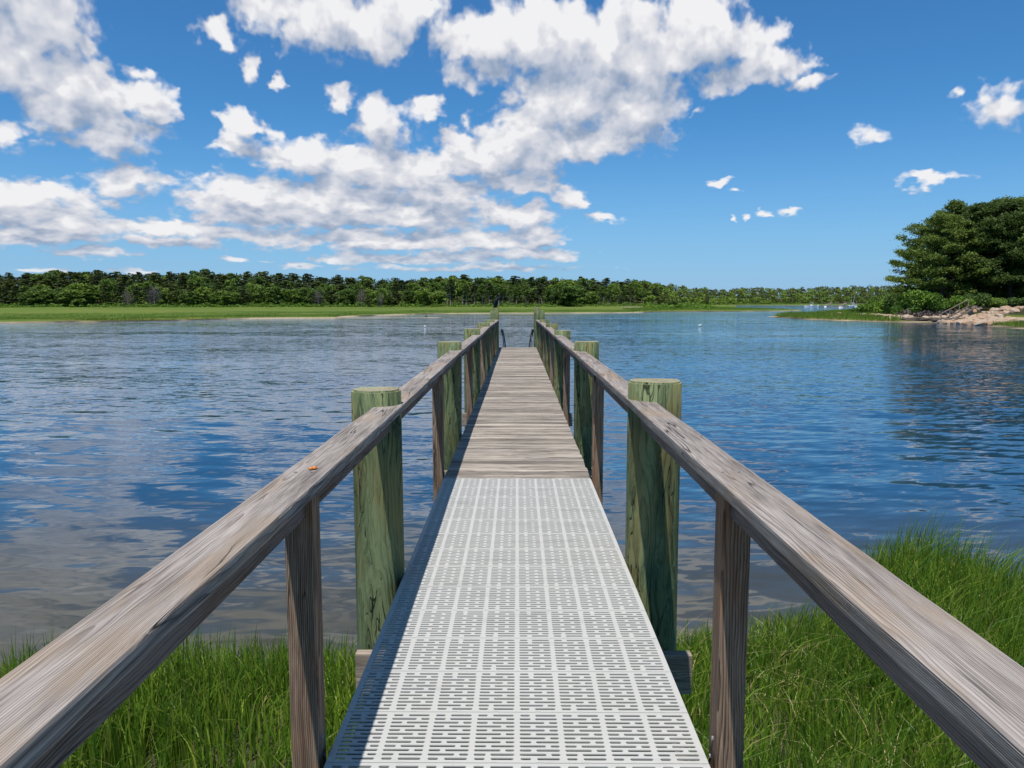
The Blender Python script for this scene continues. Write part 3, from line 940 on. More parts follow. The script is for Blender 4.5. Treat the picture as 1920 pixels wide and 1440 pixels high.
def scatter(n, x0, x1, y0, y1, fn, seed):
    rg = np.random.default_rng(seed)
    X = rg.uniform(x0, x1, n); Y = rg.uniform(y0, y1, n)
    keep = fn(X, Y, rg.uniform(0, 1, n))
    return X[keep], Y[keep]

def near_keep(X, Y, u):
    s = pt_seg_poly(X, Y, NEARL) + .25 * fbm(X * 1.3, Y * 1.3, 31)
    clump = .62 + .38 * fbm(X * 3.1, Y * 3.1, 33)
    return (u < smooth((s + .15) / .7) * np.clip(clump, .25, 1)) & ~((np.abs(X) < .45) & (Y > -1))
for (nm, n, x0, x1, lab, sd) in (('marsh_grass', 85000, -7.2, -.45, 'tall bright green marsh grass at the water edge left of the pier', 41),
                                 ('marsh_grass', 130000, .45, 9.5, 'tall bright green marsh grass on the bank right of the pier', 42)):
    X, Y = scatter(n, x0, x1, .4, 9.2, near_keep, sd)
    rg = np.random.default_rng(sd)
    Z = near_h(X, Y) - .02
    s = pt_seg_poly(X, Y, NEARL)
    hg = rg.uniform(.36, .78, len(X)) * (.85 + .30 * fbm(X * 1.5, Y * 1.5, 35)) * (.62 + .38 * smooth(s / .8))
    if sd == 42: hg *= .95 + .45 * smooth((Y - 6.0) / 1.2) * smooth((X - 3.0) / .6)
    ln = hg * (.06 + .62 * rg.uniform(0, 1, len(X)) ** 1.8)
    o = blades(nm, np.stack([X, Y, Z], -1), hg, rg.uniform(.008, .020, len(X)), ln, 4, M['blade'], sd)
    tag(o, lab, 'grass', kind='stuff')
# a few dry stalks lying across it
X, Y = scatter(1700, .9, 7, 1.0, 6.5, near_keep, 50)
rg = np.random.default_rng(51)
o = blades('dry_stalks', np.stack([X, Y, near_h(X, Y) + .12], -1), rg.uniform(.15, .35, len(X)), rg.uniform(.004, .007, len(X)), rg.uniform(.3, .6, len(X)), 3,
           simple('straw', (.42, .34, .17), .7), 52)
tag(o, 'straw coloured dead stalks tangled in the grass right of the pier', 'dead grass', kind='stuff')
# under-deck strip
X, Y = scatter(9000, -.5, .5, .5, 5.6, lambda X, Y, u: u < .6, 60)
rg = np.random.default_rng(61)
o = blades('marsh_grass', np.stack([X, Y, near_h(X, Y) - .02], -1), rg.uniform(.2, .45, len(X)), rg.uniform(.004, .008, len(X)), rg.uniform(.05, .2, len(X)), 3, M['blade'], 62)
tag(o, 'shaded green grass growing under the pale grate walkway', 'grass', kind='stuff')

# far marsh grasses: tufts on the right headland, the spit and the main shore edge
def poly_pts(poly, n, seed, lo=0.8, hi=99):
    P = np.array(poly); rg = np.random.default_rng(seed)
    X = rg.uniform(P[:, 0].min(), min(P[:, 0].max(), 95), n); Y = rg.uniform(P[:, 1].min(), P[:, 1].max(), n)
    s = pt_seg_poly(X, Y, poly) + fbm(X * .5, Y * .5, seed) * .5
    k_ = (s > lo) & (s < hi)
    return X[k_], Y[k_]
def far_grass(X, Y, h0, h1, w, lab, seed, name='marsh_grass'):
    rg = np.random.default_rng(seed)
    Z = height(X, Y)
    ok = (Z > .06) & (Z < .9)
    X, Y, Z = X[ok], Y[ok], Z[ok]
    hg = rg.uniform(h0, h1, len(X)) * (.8 + .35 * fbm(X * .4, Y * .4, seed + 1))
    o = blades(name, np.stack([X, Y, Z - .05], -1), np.clip(hg, .1, 3), rg.uniform(w * .6, w * 1.3, len(X)), hg * rg.uniform(.05, .5, len(X)), 2, M['far_blade'], seed)
    tag(o, lab, 'grass', kind='stuff')
X, Y = poly_pts(HEAD, 190000, 71, .5)
sb = pt_seg_poly(X, Y, BANK)
k1 = (sb < -1.5) & (Y < 200)
cc = col_of(X, Y)
# the sandy strip in front of the boulders stays bare
bare = (cc > 1690) & (cc < 1815) & (sb > -9)
k1 &= ~bare
far_grass(X[k1], Y[k1], .6, 1.15, .10, 'band of tall green marsh grass on the right headland in front of the boulders', 72)
X, Y = poly_pts(SPIT, 26000, 73, 1.0)
far_grass(X, Y, .4, .9, .16, 'low green marsh grass on the middle spit', 74)
X, Y = poly_pts(TONGUE2, 9000, 75, .8)
far_grass(X, Y, .4, .8, .12, 'strip of green marsh behind the right headland', 76)
rg = np.random.default_rng(77)
c_ = rg.uniform(-60, 1240, 60000); e_ = rg.uniform(0, 1, 60000) ** 2 * 60 + 1
d_ = interp(SHORE, c_) + e_
X = (np.tan((np.arctan((c_ - 960) * math.cos(PITCH) / FPX)) - YAW)) * d_
far_grass(X, d_, .06, .22, .20, 'flat bright green salt marsh across the water on the left', 78)

# ---------------------------------------------------------------- foliage
def leaf_mat(name, lo, hi, tip, tr=.25, rough=.6):
    m_, k = newmat(name)
    ge = k.n('ShaderNodeNewGeometry'); oi = k.n('ShaderNodeObjectInfo')
    r1 = k.m('ADD', k.m('MULTIPLY', ge.outputs['Random Per Island'], .7), k.m('MULTIPLY', oi.outputs['Random'], .3))
    c = k.ramp(r1, [(0.05, lo), (.6, hi), (1.0, tip)])
    f = k.mr(oi.outputs['Random'], 0, 1, .66, 1.30)
    c = k.mix(1.0, c, k.n('ShaderNodeCombineColor', {0: f, 1: k.m('POWER', f, .8), 2: 1.0}).outputs[0], 'MULTIPLY')
    finish(k, c, rough, None, spec=.25, trans=(tr, k.mix(.5, c, tip)))
    return m_
M['oak'] = leaf_mat('oak_leaves', (.060, .120, .020), (.120, .205, .034), (.22, .30, .062))
M['pine'] = leaf_mat('pine_needles', (.042, .066, .018), (.075, .106, .028), (.130, .160, .045), .2)
M['pine_near'] = leaf_mat('pine_needles_near', (.060, .105, .020), (.105, .165, .032), (.19, .25, .06), .35)
M['shrub'] = leaf_mat('shrub_leaves', (.050, .115, .014), (.10, .20, .024), (.20, .30, .05))
M['bare'] = leaf_mat('bare_twigs', (.085, .068, .058), (.15, .125, .11), (.24, .205, .18), .0)
M['snag'] = simple('bleached_trunk', (.30, .27, .24), .9, .1, 0, .35, 3)
M['bark'] = simple('dark_pine_bark', (.075, .055, .043), .95, .1, 0, .35, 5)

def leaf_quads(centres, size, rg, up=.4, aspect=.6):
    N = len(centres)
    n = rg.normal(size=(N, 3)); n[:, 2] = np.abs(n[:, 2]) + up
    n /= np.linalg.norm(n, axis=1)[:, None]
    a = rg.normal(size=(N, 3)); a = np.cross(n, a); a /= np.linalg.norm(a, axis=1)[:, None]
    b = np.cross(n, a)
    s = (size * rg.uniform(.55, 1.35, N))[:, None]
    a = a * s; b = b * s * aspect
    V = np.stack([centres - a, centres - b * .9 + a * .1, centres + a, centres + b], 1)
    return V.reshape(-1, 3), np.arange(N * 4).reshape(-1, 4)

def shell_pts(n, c, r, rg, inner=.55, flat=.3):
    p = rg.normal(size=(n, 3)); p /= np.linalg.norm(p, axis=1)[:, None]
    p[:, 2] = np.where(p[:, 2] < -flat, -p[:, 2] * .6, p[:, 2])
    p *= rg.uniform(inner, 1.0, n)[:, None] ** .6
    return p * np.array(r) + np.array(c)

def crown_oak(seed, H=12.0, Rr=4.6, n=2100, leaf=.52, base=-.06):
    rg = np.random.default_rng(seed)
    C = []
    nb_ = 17
    for i in range(nb_):
        t = i / nb_
        a = i * 2.4 + rg.uniform(-.4, .4)
        z = H * (base + .14 + (.94 - base - .16) * t)
        prof = math.sqrt(max(.05, 1 - ((z / H - .52) / .52) ** 2))
        rad = Rr * prof * rg.uniform(.45, .82)
        rb = Rr * rg.uniform(.30, .46)
        C.append(shell_pts(n // nb_, (math.cos(a) * rad, math.sin(a) * rad, z), (rb, rb, rb * .72), rg))
    C.append(shell_pts(n // 8, (0, 0, H * .55), (Rr * .8, Rr * .8, H * .36), rg, .3))
    C = np.concatenate(C)
    C[:, 2] = np.clip(C[:, 2], .3, None)
    return leaf_quads(C, leaf, rg)

def crown_pine(seed, H=14.0, Rr=3.6, n=1900, leaf=.50, base=.12):
    rg = np.random.default_rng(seed)
    C = []
    nb_ = 22
    for i in range(nb_):
        t = (i + .5) / nb_
        z = H * (base + (1 - base) * t * .97)
        a = i * 2.4 + rg.uniform(-.5, .5)
        prof = (1 - t ** 2.2) ** .6 * (.55 + .45 * min(1, t * 3))
        rad = Rr * prof * rg.uniform(.35, .85)
        rb = Rr * rg.uniform(.26, .42) * (.75 + .4 * prof)
        C.append(shell_pts(n // nb_, (math.cos(a) * rad, math.sin(a) * rad, z), (rb, rb, rb * .42), rg))
    C = np.concatenate(C)
    return leaf_quads(C, leaf, rg, .6, .5)

def limb_mesh(name, seed, H, r0, forks=5, spread=2.5, lean=.4, fine=0, seg=6):
    rr = random.Random(seed)
    mb = MB()
    lx, ly = rr.uniform(-lean, lean), rr.uniform(-lean, lean)
    def P(t): return Vector((lx * t + .18 * math.sin(t * 5 + seed), ly * t + .15 * math.cos(t * 4 + seed), H * t))
    mb.tube([P(i / 6) - Vector((0, 0, .4 if i == 0 else 0)) for i in range(7)], [r0 * (1.15 - .95 * i / 6) for i in range(7)], seg)
    for i in range(forks):
        t = rr.uniform(.28, .92); a = rr.uniform(0, 6.28); L = spread * rr.uniform(.6, 1.1) * (1.15 - t * .6)
        p0 = P(t); d = Vector((math.cos(a), math.sin(a), rr.uniform(.3, .9)))
        p1 = p0 + d * L * .5; p2 = p0 + d * L + Vector((rr.uniform(-.3, .3), rr.uniform(-.3, .3), L * .25))
        r = r0 * .42 * (1.1 - t * .6)
        mb.tube([p0, p1, p2], [r, r * .6, r * .2], max(4, seg - 2))
        for j in range(fine):
            s_ = rr.uniform(.3, 1); q = p0.lerp(p2, s_)
            e = q + Vector((rr.uniform(-1, 1), rr.uniform(-1, 1), rr.uniform(.1, 1.2))) * L * .38
            mb.tube([q, q.lerp(e, .5) + Vector((0, 0, .08)), e], [r * .35, r * .25, r * .08], 3, False)
    return mb.done(name)

KINDS = {'oak': [], 'pine': [], 'snag': [], 'bare': []}
for s in range(7):
    V, Q = crown_oak(100 + s, 11.5, 4.9 + .4 * (s % 3)); me = np_mesh('crown', V, Q); me.materials.append(M['oak'])
    tr = limb_mesh('trunk', 200 + s, 8.5, .22, 6, 3.0); tr.materials.append(M['snag'] if s % 3 == 0 else M['bark'])
    KINDS['oak'].append((me, tr))
for s in range(8):
    V, Q = crown_pine(300 + s, 14, 3.9 + .35 * (s % 3), base=.06 + .08 * (s % 3)); me = np_mesh('crown', V, Q); me.materials.append(M['pine'])
    tr = limb_mesh('trunk', 400 + s, 13.2, .20, 7, 2.0); tr.materials.append(M['bark'])
    KINDS['pine'].append((me, tr))
for s in range(7):      # high thin crown on a pale visible stem
    V, Q = crown_pine(500 + s, 14, 3.0, 900, .46, .52 + .04 * (s % 3)); me = np_mesh('crown', V, Q); me.materials.append(M['pine'] if s % 2 else M['oak'])
    tr = limb_mesh('trunk', 600 + s, 13.0, .24, 8, 2.6, 1.3); tr.materials.append(M['snag'])
    KINDS['snag'].append((me, tr))
for s in range(3):      # leafless grey tree: a haze of twigs
    rg_ = np.random.default_rng(700 + s)
    C = np.concatenate([shell_pts(700, (0, 0, 4.6), (3.6, 3.6, 4.0), rg_, .2, .8), shell_pts(260, (1, .5, 3.2), (3, 3, 2.6), rg_, .3, .9)])
    C[:, 2] = np.clip(C[:, 2], .4, None)
    V, Q = leaf_quads(C, .42, rg_, 0, .12); me = np_mesh('crown', V, Q); me.materials.append(M['bare'])
    tr = limb_mesh('trunk', 710 + s, 8.0, .2, 16, 3.0, .3, 3); tr.materials.append(M['snag'])
    KINDS['bare'].append((me, tr))

def plant_tree(kind, x, y, z, scale, sz, lab, grp, name, rot, idx, tone=None):
    cr, tr = KINDS[kind][idx % len(KINDS[kind])]
    e = empty(name, (x, y, z), lab, 'tree', grp, rot)
    e.scale = (scale, scale, sz)
    a = link('trunk', tr, None, e); b = link('crown', cr, None, e)
    return e

rt = random.Random(77)
ONES = 'zeroth first second third fourth fifth sixth seventh eighth ninth tenth eleventh twelfth thirteenth fourteenth fifteenth sixteenth seventeenth eighteenth nineteenth'.split()
def ordinal(n):
    if n < 20: return ONES[n]
    t, u = divmod(n, 10)
    tens = {2: 'twent', 3: 'thirt', 4: 'fort', 5: 'fift', 6: 'sixt', 7: 'sevent'}[t]
    return tens + 'ieth' if u == 0 else tens + 'y ' + ONES[u]
ROWN = ['front row', 'second row', 'third row', 'fourth row', 'fifth row', 'skyline row']
KW = {'pine': ('dark green pine', 'pine'), 'oak': ('green leafy tree', 'leafy tree'), 'snag': ('pale trunked tree', 'pale trunk')}
ordc = {}
TN = {'pine': 'pine_tree', 'oak': 'oak_tree', 'snag': 'thin_pine', 'bare': 'bare_tree'}
count = 0
rows = 6
for r_i in range(rows):
    px = -25.0 - 9 * r_i
    while px < 1240:
        d0 = float(interp(TREE0, px)) + r_i * 19 + rt.uniform(-4, 4)
        p = at(px, d0)
        step = 7.6 * FPX / d0 * (1.0 if r_i < 2 else 1.25)
        hz_ = float(height(np.array([p.x]), np.array([p.y]))[0])
        pine_bias = .30 + .13 * r_i
        if px < 340: pine_bias = .55 + .1 * r_i
        if 340 < px < 830: pine_bias = .12 + .17 * r_i
        pine_bias = min(pine_bias, .74)
        kind = 'pine' if rt.random() < pine_bias else 'oak'
        if r_i < 2 and (830 < px < 990 or 1010 < px < 1035 or 1120 < px < 1240) and rt.random() < .95: kind = 'snag'
        if r_i < 2 and 1035 < px < 1120: kind = 'oak'
        # the crowns reach up to the skyline at the back, stay lower in front
        want = CAM_H + (566 - float(interp(SKYL, px))) / FPX * d0
        H = (want - hz_) * (1.0 if r_i >= 4 else (.60 + .09 * r_i)) * (rt.uniform(.62, 1.12) if r_i < 4 else rt.uniform(.80, 1.06))
        if r_i < 4: H = min(H, 13.5)
        H = max(7.5, H)
        nat = 11.5 if kind == 'oak' else 14.0
        ordc[(kind, r_i)] = ordc.get((kind, r_i), 0) + 1
        lab = '%s, %s %s from the left in the forest\'s %s' % (KW[kind][0], ordinal(ordc[(kind, r_i)]), KW[kind][1], ROWN[r_i])
        grp = 'trees of the far forest'
        sc = rt.uniform(.85, 1.15) * (1.0 if r_i < 3 else rt.uniform(1.05, 1.55))
        if kind == 'snag': H = max(H, 11.5)
        plant_tree(kind, p.x, p.y, hz_ - .1, sc, H / nat, lab, grp, TN[kind], rt.uniform(0, 6.28), rt.randrange(99))
        count += 1
        px += step * rt.uniform(.75, 1.2)
print('far trees', count)
BARE = [(596, 384, .95, .98, 'rounded leafless grey tree at the marsh edge, leftmost of the three near the middle'),
        (678, 384, .80, 1.08, 'tall leafless grey tree at the marsh edge, beside a dark cedar'),
        (714, 382, .55, .88, 'small narrow leafless grey tree right of the dark cedar'),
        (290, 377, 1.1, 1.25, 'large brownish half dead tree among the pines at the far left'),
        (240, 374, .8, .95, 'grey twiggy tree at the forest edge at the far left')]
for i, (px, d, sx_, sz_, lab) in enumerate(BARE):
    p = at(px, d)
    e = plant_tree('bare', p.x, p.y, float(height(np.array([p.x]), np.array([p.y]))[0]) - .1, sx_, sz_, lab, None, 'bare_tree', i * 1.3, i)
SPECIAL = [(145, 372, 'oak', 1.55, .75, 'wide light green tree low at the forest edge on the far left'),
           (1072, 421, 'oak', 1.75, 1.10, 'broad bright green tree at the shore right of the pier end'),
           (690, 380, 'pine', .5, .45, 'small dark cedar between two leafless grey trees'),
           (1262, 300, 'oak', .55, .28, 'low rounded dark bush on the middle spit')]
for i, (px, d, kd, sx_, sz_, lab) in enumerate(SPECIAL):
    p = at(px, d)
    plant_tree(kd, p.x, p.y, float(height(np.array([p.x]), np.array([p.y]))[0]) - .1, sx_, sz_, lab, None, {'oak': 'oak_tree', 'pine': 'cedar_tree'}[kd] if i < 3 else 'bush', i * 2.1, i)

# the rest of the wood reads as one mass: further rows behind, and the distant right shore
def mass(name, spots, lab, mats, leaf, seed, n=260):
    rg = np.random.default_rng(seed)
    VV, QQ, MI = [], [], []; off = 0
    for (x, y, z, H, Rr, kd) in spots:
        m_ = max(60, int(n * rg.uniform(.8, 1.2)))
        C = np.concatenate([shell_pts(m_ // 4, (x + rg.normal() * Rr * .4, y + rg.normal() * Rr * .4, z + H * f), (Rr * .62, Rr * .62, H * .22), rg) for f in (.14, .40, .62, .83)])
        V, Q = leaf_quads(C, leaf, rg)
        VV.append(V); QQ.append(Q + off); MI.append(np.full(len(Q), kd)); off += len(V)
    me = np_mesh(name, np.concatenate(VV), np.concatenate(QQ), np.concatenate(MI))
    for m_ in mats: me.materials.append(m_)
    o = link(name, me, None)
    return tag(o, lab, 'forest', kind='stuff')
spots = []
for r_i in range(7):
    px = 1215.0
    while px < 1760:
        d0 = float(interp(TREE0, px)) + r_i * 26 + rt.uniform(-6, 6)
        p = at(px, d0); hz_ = float(height(np.array([p.x]), np.array([p.y]))[0])
        want = CAM_H + (566 - float(interp(SKYL, px))) / FPX * d0
        f = .45 + .55 * min(1, r_i / 4)
        H = max(5, (want - hz_) * f * rt.uniform(.82, 1.06))
        kd = 1 if rt.random() < .35 + .1 * r_i else 0
        spots.append((p.x, p.y, hz_ - .5, H, rt.uniform(4.5, 6.5), kd))
        px += 9.5 * FPX / d0 * rt.uniform(.7, 1.1)
mass('forest', spots, 'distant low wooded shore on the right beyond the creek', [M['oak'], M['pine']], .85, 901, 240)
spots = []
for r_i in range(3):
    px = -120.0
    while px < 1260:
        d0 = float(interp(TREE0, px)) + 122 + r_i * 22
        p = at(px, d0); hz_ = float(height(np.array([p.x]), np.array([p.y]))[0])
        want = CAM_H + (566 - float(interp(SKYL, px))) / FPX * d0
        spots.append((p.x, p.y, hz_ - 1, (want - hz_) * rt.uniform(.80, .97), rt.uniform(4.5, 6), 1))
        px += 10 * FPX / d0 * rt.uniform(.8, 1.2)
mass('forest', spots, 'back rows of the far forest seen between the nearer crowns', [M['oak'], M['pine']], .8, 902, 220)
spots = []
px = -120.0
while px < 1260:
    for q in range(3):
        d0 = float(interp(TREE0, px)) + (9 if not 830 < px < 1240 else 24) + q * 19
        p = at(px, d0); hz_ = float(height(np.array([p.x]), np.array([p.y]))[0])
        spots.append((p.x, p.y, hz_ - 1, rt.uniform(5, 8.5), rt.uniform(3.2, 4.2), 1 if (830 < px < 1240 or rt.random() < .5) else 0))
    px += 5.5 * FPX / d0 * rt.uniform(.8, 1.2)
mass('forest', spots, 'young growth filling the gaps between the trunks of the far forest', [M['oak'], M['pine']], .55, 905, 150)
# undergrowth along the foot of the forest
spots = []
px = -60.0
while px < 1500:
    for q in range(2):
        d0 = float(interp(TREE0, px)) - 5 - 7 * q + rt.uniform(-3, 3)
        p = at(px + rt.uniform(-4, 4), d0); hz_ = float(height(np.array([p.x]), np.array([p.y]))[0])
        spots.append((p.x, p.y, hz_ - .3, rt.uniform(1.1, 2.6) * (1 if q == 0 else .65), rt.uniform(1.5, 3.2), 0))
    px += 2.6 * FPX / d0
mass('undergrowth', spots, 'bright green undergrowth along the foot of the far forest', [M['shrub']], .42, 903, 90)
spots = []
for q in range(46):
    px = rt.uniform(1212, 1345); d0 = rt.uniform(268, 335)
    p = at(px, d0)
    spots.append((p.x, p.y, .2, rt.uniform(1.2, 2.6) * (1.15 - abs(px - 1285) / 130), rt.uniform(1.5, 3), 0))
mass('undergrowth', spots, 'clump of bright green bushes on the middle spit', [M['shrub']], .30, 904, 130)

# ---------------------------------------------------------------- right headland: pines, shrubs, boulders, stair
def H1(p): return float(height(np.array([p.x]), np.array([p.y]))[0])

def big_pine(seed, H, Rr, low, flatten=1.0, lopsided=(0, 0)):
    """trunk with real limbs; flat pads of needle tufts along each of them"""
    rg = np.random.default_rng(seed); rr = random.Random(seed)
    mb = MB()
    lx, ly = rr.uniform(-.8, .8), rr.uniform(-.8, .8)
    def P(t): return Vector((lx * t, ly * t, H * t * .96)) + Vector((.25 * math.sin(t * 6 + seed), .2 * math.cos(t * 5), 0))
    mb.tube([P(i / 9) - Vector((0, 0, .8 if i == 0 else 0)) for i in range(10)], [.30 * (1.2 - 1.05 * i / 9) for i in range(10)], 9)
    pads = []
    nl = 56
    for i in range(nl):
        t = low + (1 - low) * (i / nl) ** .92
        a = i * 2.399 + rr.uniform(-.35, .35)
        s = (t - low) / (1 - low)
        prof = (math.sin(min(1, (s * .72 + .30)) * math.pi) ** .7)
        L = Rr * prof * rr.uniform(.72, 1.08) + .5
        dx, dy = math.cos(a), math.sin(a)
        L *= 1 + max(-.4, dx * lopsided[0] + dy * lopsided[1])
        p0 = P(t)
        rise = rr.uniform(-.05, .22) + .45 * s ** 2
        pts = [p0]
        for j in range(1, 5):
            u = j / 4
            pts.append(p0 + Vector((dx, dy, 0)) * L * u + Vector((rr.uniform(-.15, .15), rr.uniform(-.15, .15), L * rise * u + .10 * L * u * u)))
        r0 = .085 * (1.15 - .6 * s)
        mb.tube(pts, [r0 * (1 - .8 * j / 4) for j in range(5)], 5)
        nb_ = max(2, int(L / .85))
        for j in range(nb_):
            u = .30 + .70 * (j + rr.random()) / nb_
            k_ = min(3, int(u * 4)); q = pts[k_].lerp(pts[k_ + 1], u * 4 - k_)
            b = a + rr.choice((-1, 1)) * rr.uniform(.3, 1.2)
            e = q + Vector((math.cos(b), math.sin(b), rr.uniform(.02, .35))) * rr.uniform(.4, 1.3) * (.6 + .1 * L)
            mb.tube([q, e], [.025, .010], 3, False)
            pads.append((e, rr.uniform(.50, .95)))
        pads.append((pts[-1], rr.uniform(.5, .9)))
    for j in range(10):
        pads.append((P(1.0) + Vector((rr.uniform(-1, 1), rr.uniform(-1, 1), rr.uniform(-.8, .5))), rr.uniform(.4, .8)))
    C = []
    for (c, r) in pads:
        n = int(95 * r / .7)
        p = rg.normal(size=(n, 3)) * np.array([.58, .58, .30]) * r
        p[:, 2] = p[:, 2] - .10 * (p[:, 0] ** 2 + p[:, 1] ** 2) / r
        C.append(p + np.array(c))
    C = np.concatenate(C)
    V, Q = leaf_quads(C, .19, rg, .35, .5)
    cm = np_mesh('crown', V, Q); cm.materials.append(M['pine_near'])
    tm = mb.done('trunk'); tm.materials.append(M['bark'])
    return cm, tm
BP = [big_pine(11, 17.0, 5.8, .12, 1, (-.25, -.1)), big_pine(12, 18.0, 5.4, .18), big_pine(13, 17.5, 5.6, .22), big_pine(14, 16.0, 6.0, .16)]
NEARP = [  # column, metres ahead, height of the tree top line (px), scale, mesh, label
 (1768, 132, 398, 0, 'pine on the right headland leaning over the water, outermost with wide low branches', -.2),
 (1786, 139, 376, 1, 'tall dark pine second from the open water on the right headland', 1.0),
 (1786, 152, 392, 3, 'dark pine half hidden behind the two outermost pines of the headland', 2.2),
 (1826, 134, 380, 2, 'tall dark pine above the stairway on the right headland', 3.0),
 (1858, 143, 374, 1, 'tall pine right of the one above the stairway', 4.1),
 (1890, 131, 372, 3, 'broad pine near the right edge of the picture', 5.0),
 (1925, 137, 364, 2, 'highest pine, cut by the right edge of the picture', 0.5),
 (1905, 155, 372, 0, 'pine in the second row behind the right edge of the headland', 2.9),
 (1840, 160, 380, 3, 'pine in the second row behind the stairway pines', 1.7),
 (1968, 128, 362, 1, 'pine just beyond the right edge, its branches reaching in', 3.6),
 (1732, 158, 440, 3, 'lower pine at the back of the headland, nearest the creek', 4.4),
]
for i, (px, d, top, k_, lab, rz) in enumerate(NEARP):
    p = at(px, d); z = H1(p) - .2
    want = CAM_H + (566 - top) / FPX * d - z
    nat = (17.0, 18.0, 17.5, 16.0)[k_] + .5
    sc = want / nat
    e = empty('pine_tree', (p.x, p.y, z), lab, 'tree', 'pines of the right headland', rz if k_ else 0.0)
    e.scale = (sc * rt.uniform(.95, 1.1),) * 2 + (sc,)
    link('trunk', BP[k_][1], None, e); link('crown', BP[k_][0], None, e)

def bush_mesh(seed, Rr, H, n, leaf, mat):
    rg = np.random.default_rng(seed)
    C = []
    for i in range(14):
        a = rg.uniform(0, 6.28); q = rg.uniform(0, .75) * Rr
        rb = Rr * rg.uniform(.28, .45)
        C.append(shell_pts(n // 14, (math.cos(a) * q, math.sin(a) * q, H * rg.uniform(.3, .78) * (1 - .3 * q / Rr)), (rb, rb, H * .24), rg, .5, .6))
    C = np.concatenate(C); C[:, 2] = np.clip(C[:, 2], .05, None)
    V, Q = leaf_quads(C, leaf, rg, .3, .6)
    me = np_mesh('bush', V, Q); me.materials.append(mat)
    return me
BU = [bush_mesh(40 + i, 2.6, 2.6, 2600, .15, M['shrub']) for i in range(3)]
BD = [bush_mesh(50 + i, 2.4, 2.2, 2200, .14, M['oak']) for i in range(2)]
BG = bush_mesh(60, 2.2, 1.5, 1700, .16, M['bare'])
BB = bush_mesh(61, 3.6, 5.5, 5200, .20, M['oak'])
BUSH = [
 (1706, 125.5, BU[0], 1.0, 1.15, 'bright green bush at the left end of the boulder bank'),
 (1728, 124.5, BU[1], 1.25, 1.75, 'tallest bright green bush on top of the boulder bank'),
 (1752, 123.5, BU[2], 1.0, 1.35, 'bright green bush second right of the tallest one on the bank'),
 (1778, 122.5, BU[0], .9, 1.0, 'yellow green bush left of the stairway handrail'),
 (1800, 121.5, BU[1], .95, 1.2, 'green bush behind the stairway handrail'),
 (1836, 121, BD[0], 1.15, 1.35, 'dark green bush right of the stairway under the pines'),
 (1872, 120, BD[1], 1.0, .9, 'dark low bush under the pines at the right'),
 (1908, 118, BD[0], 1.0, .9, 'dark low bush under the pines at the right edge'),
 (1700, 124.5, BG, .7, .8, 'grey twiggy bush at the left end of the boulders'),
 (1738, 122.5, BG, 1.0, .8, 'grey twiggy bush hanging over the boulders'),
 (1772, 121.5, BG, .8, .8, 'grey twiggy bush beside the stairway'),
 (1690, 150, BB, 1.0, .95, 'dark leafy tree at the left foot of the headland pines'),
 (1708, 140, BB, .8, .85, 'dark leafy tree behind the bright bushes'),
 (1900, 138, BB, 1.2, 1.35, 'light green leafy tree between the pine trunks at the right'),
 (1812, 146, BB, .9, 1.1, 'leafy green tree glimpsed between the pine trunks'),
 (1765, 158, BB, 1.4, 1.0, 'shaded leafy tree deep behind the headland pines'),
 (1858, 152, BB, 1.4, 1.2, 'shaded leafy tree behind the second row of pines'),
 (1945, 132, BB, 1.1, .95, 'leafy green tree just past the right edge'),
 (1612, 185, BU[1], 1.2, .65, 'low bright bush at the tip of the green thicket behind the marsh'),
 (1622, 178, BU[2], 1.5, 1.0, 'bright green bush in the thicket behind the marsh, left part'),
 (1640, 172, BU[0], 1.4, 1.25, 'bright green bush in the middle of the thicket behind the marsh'),
 (1658, 166, BU[1], 1.5, 1.5, 'tall bright bush at the right of the thicket behind the marsh'),
 (1676, 158, BU[2], 1.4, 1.75, 'tall green bush where the thicket meets the pines'),
 (1668, 196, BB, 1.5, 1.05, 'rounded green tree behind the thicket'),
 (1648, 215, BB, 1.2, .85, 'smaller green tree behind the thicket'),
]
for i, (px, d, me, sx_, sz_, lab) in enumerate(BUSH):
    p = at(px, d)
    z = H1(p)
    tall = me is BB
    if tall:
        e = empty('leafy_tree', (p.x, p.y, z - .1), lab, 'tree', None, i * 1.1); e.scale = (sx_, sx_, sz_)
        link('crown', me, None, e)
        tr = limb_mesh('trunk', 800 + i, 4.6, .16, 5, 1.8); tr.materials.append(M['bark']); link('trunk', tr, None, e)
    else:
        o = link('bush', me, None, None, (p.x, p.y, z - .1)); o.rotation_euler = (0, 0, i * 1.7); o.scale = (sx_, sx_, sz_)
        tag(o, lab, 'bush')

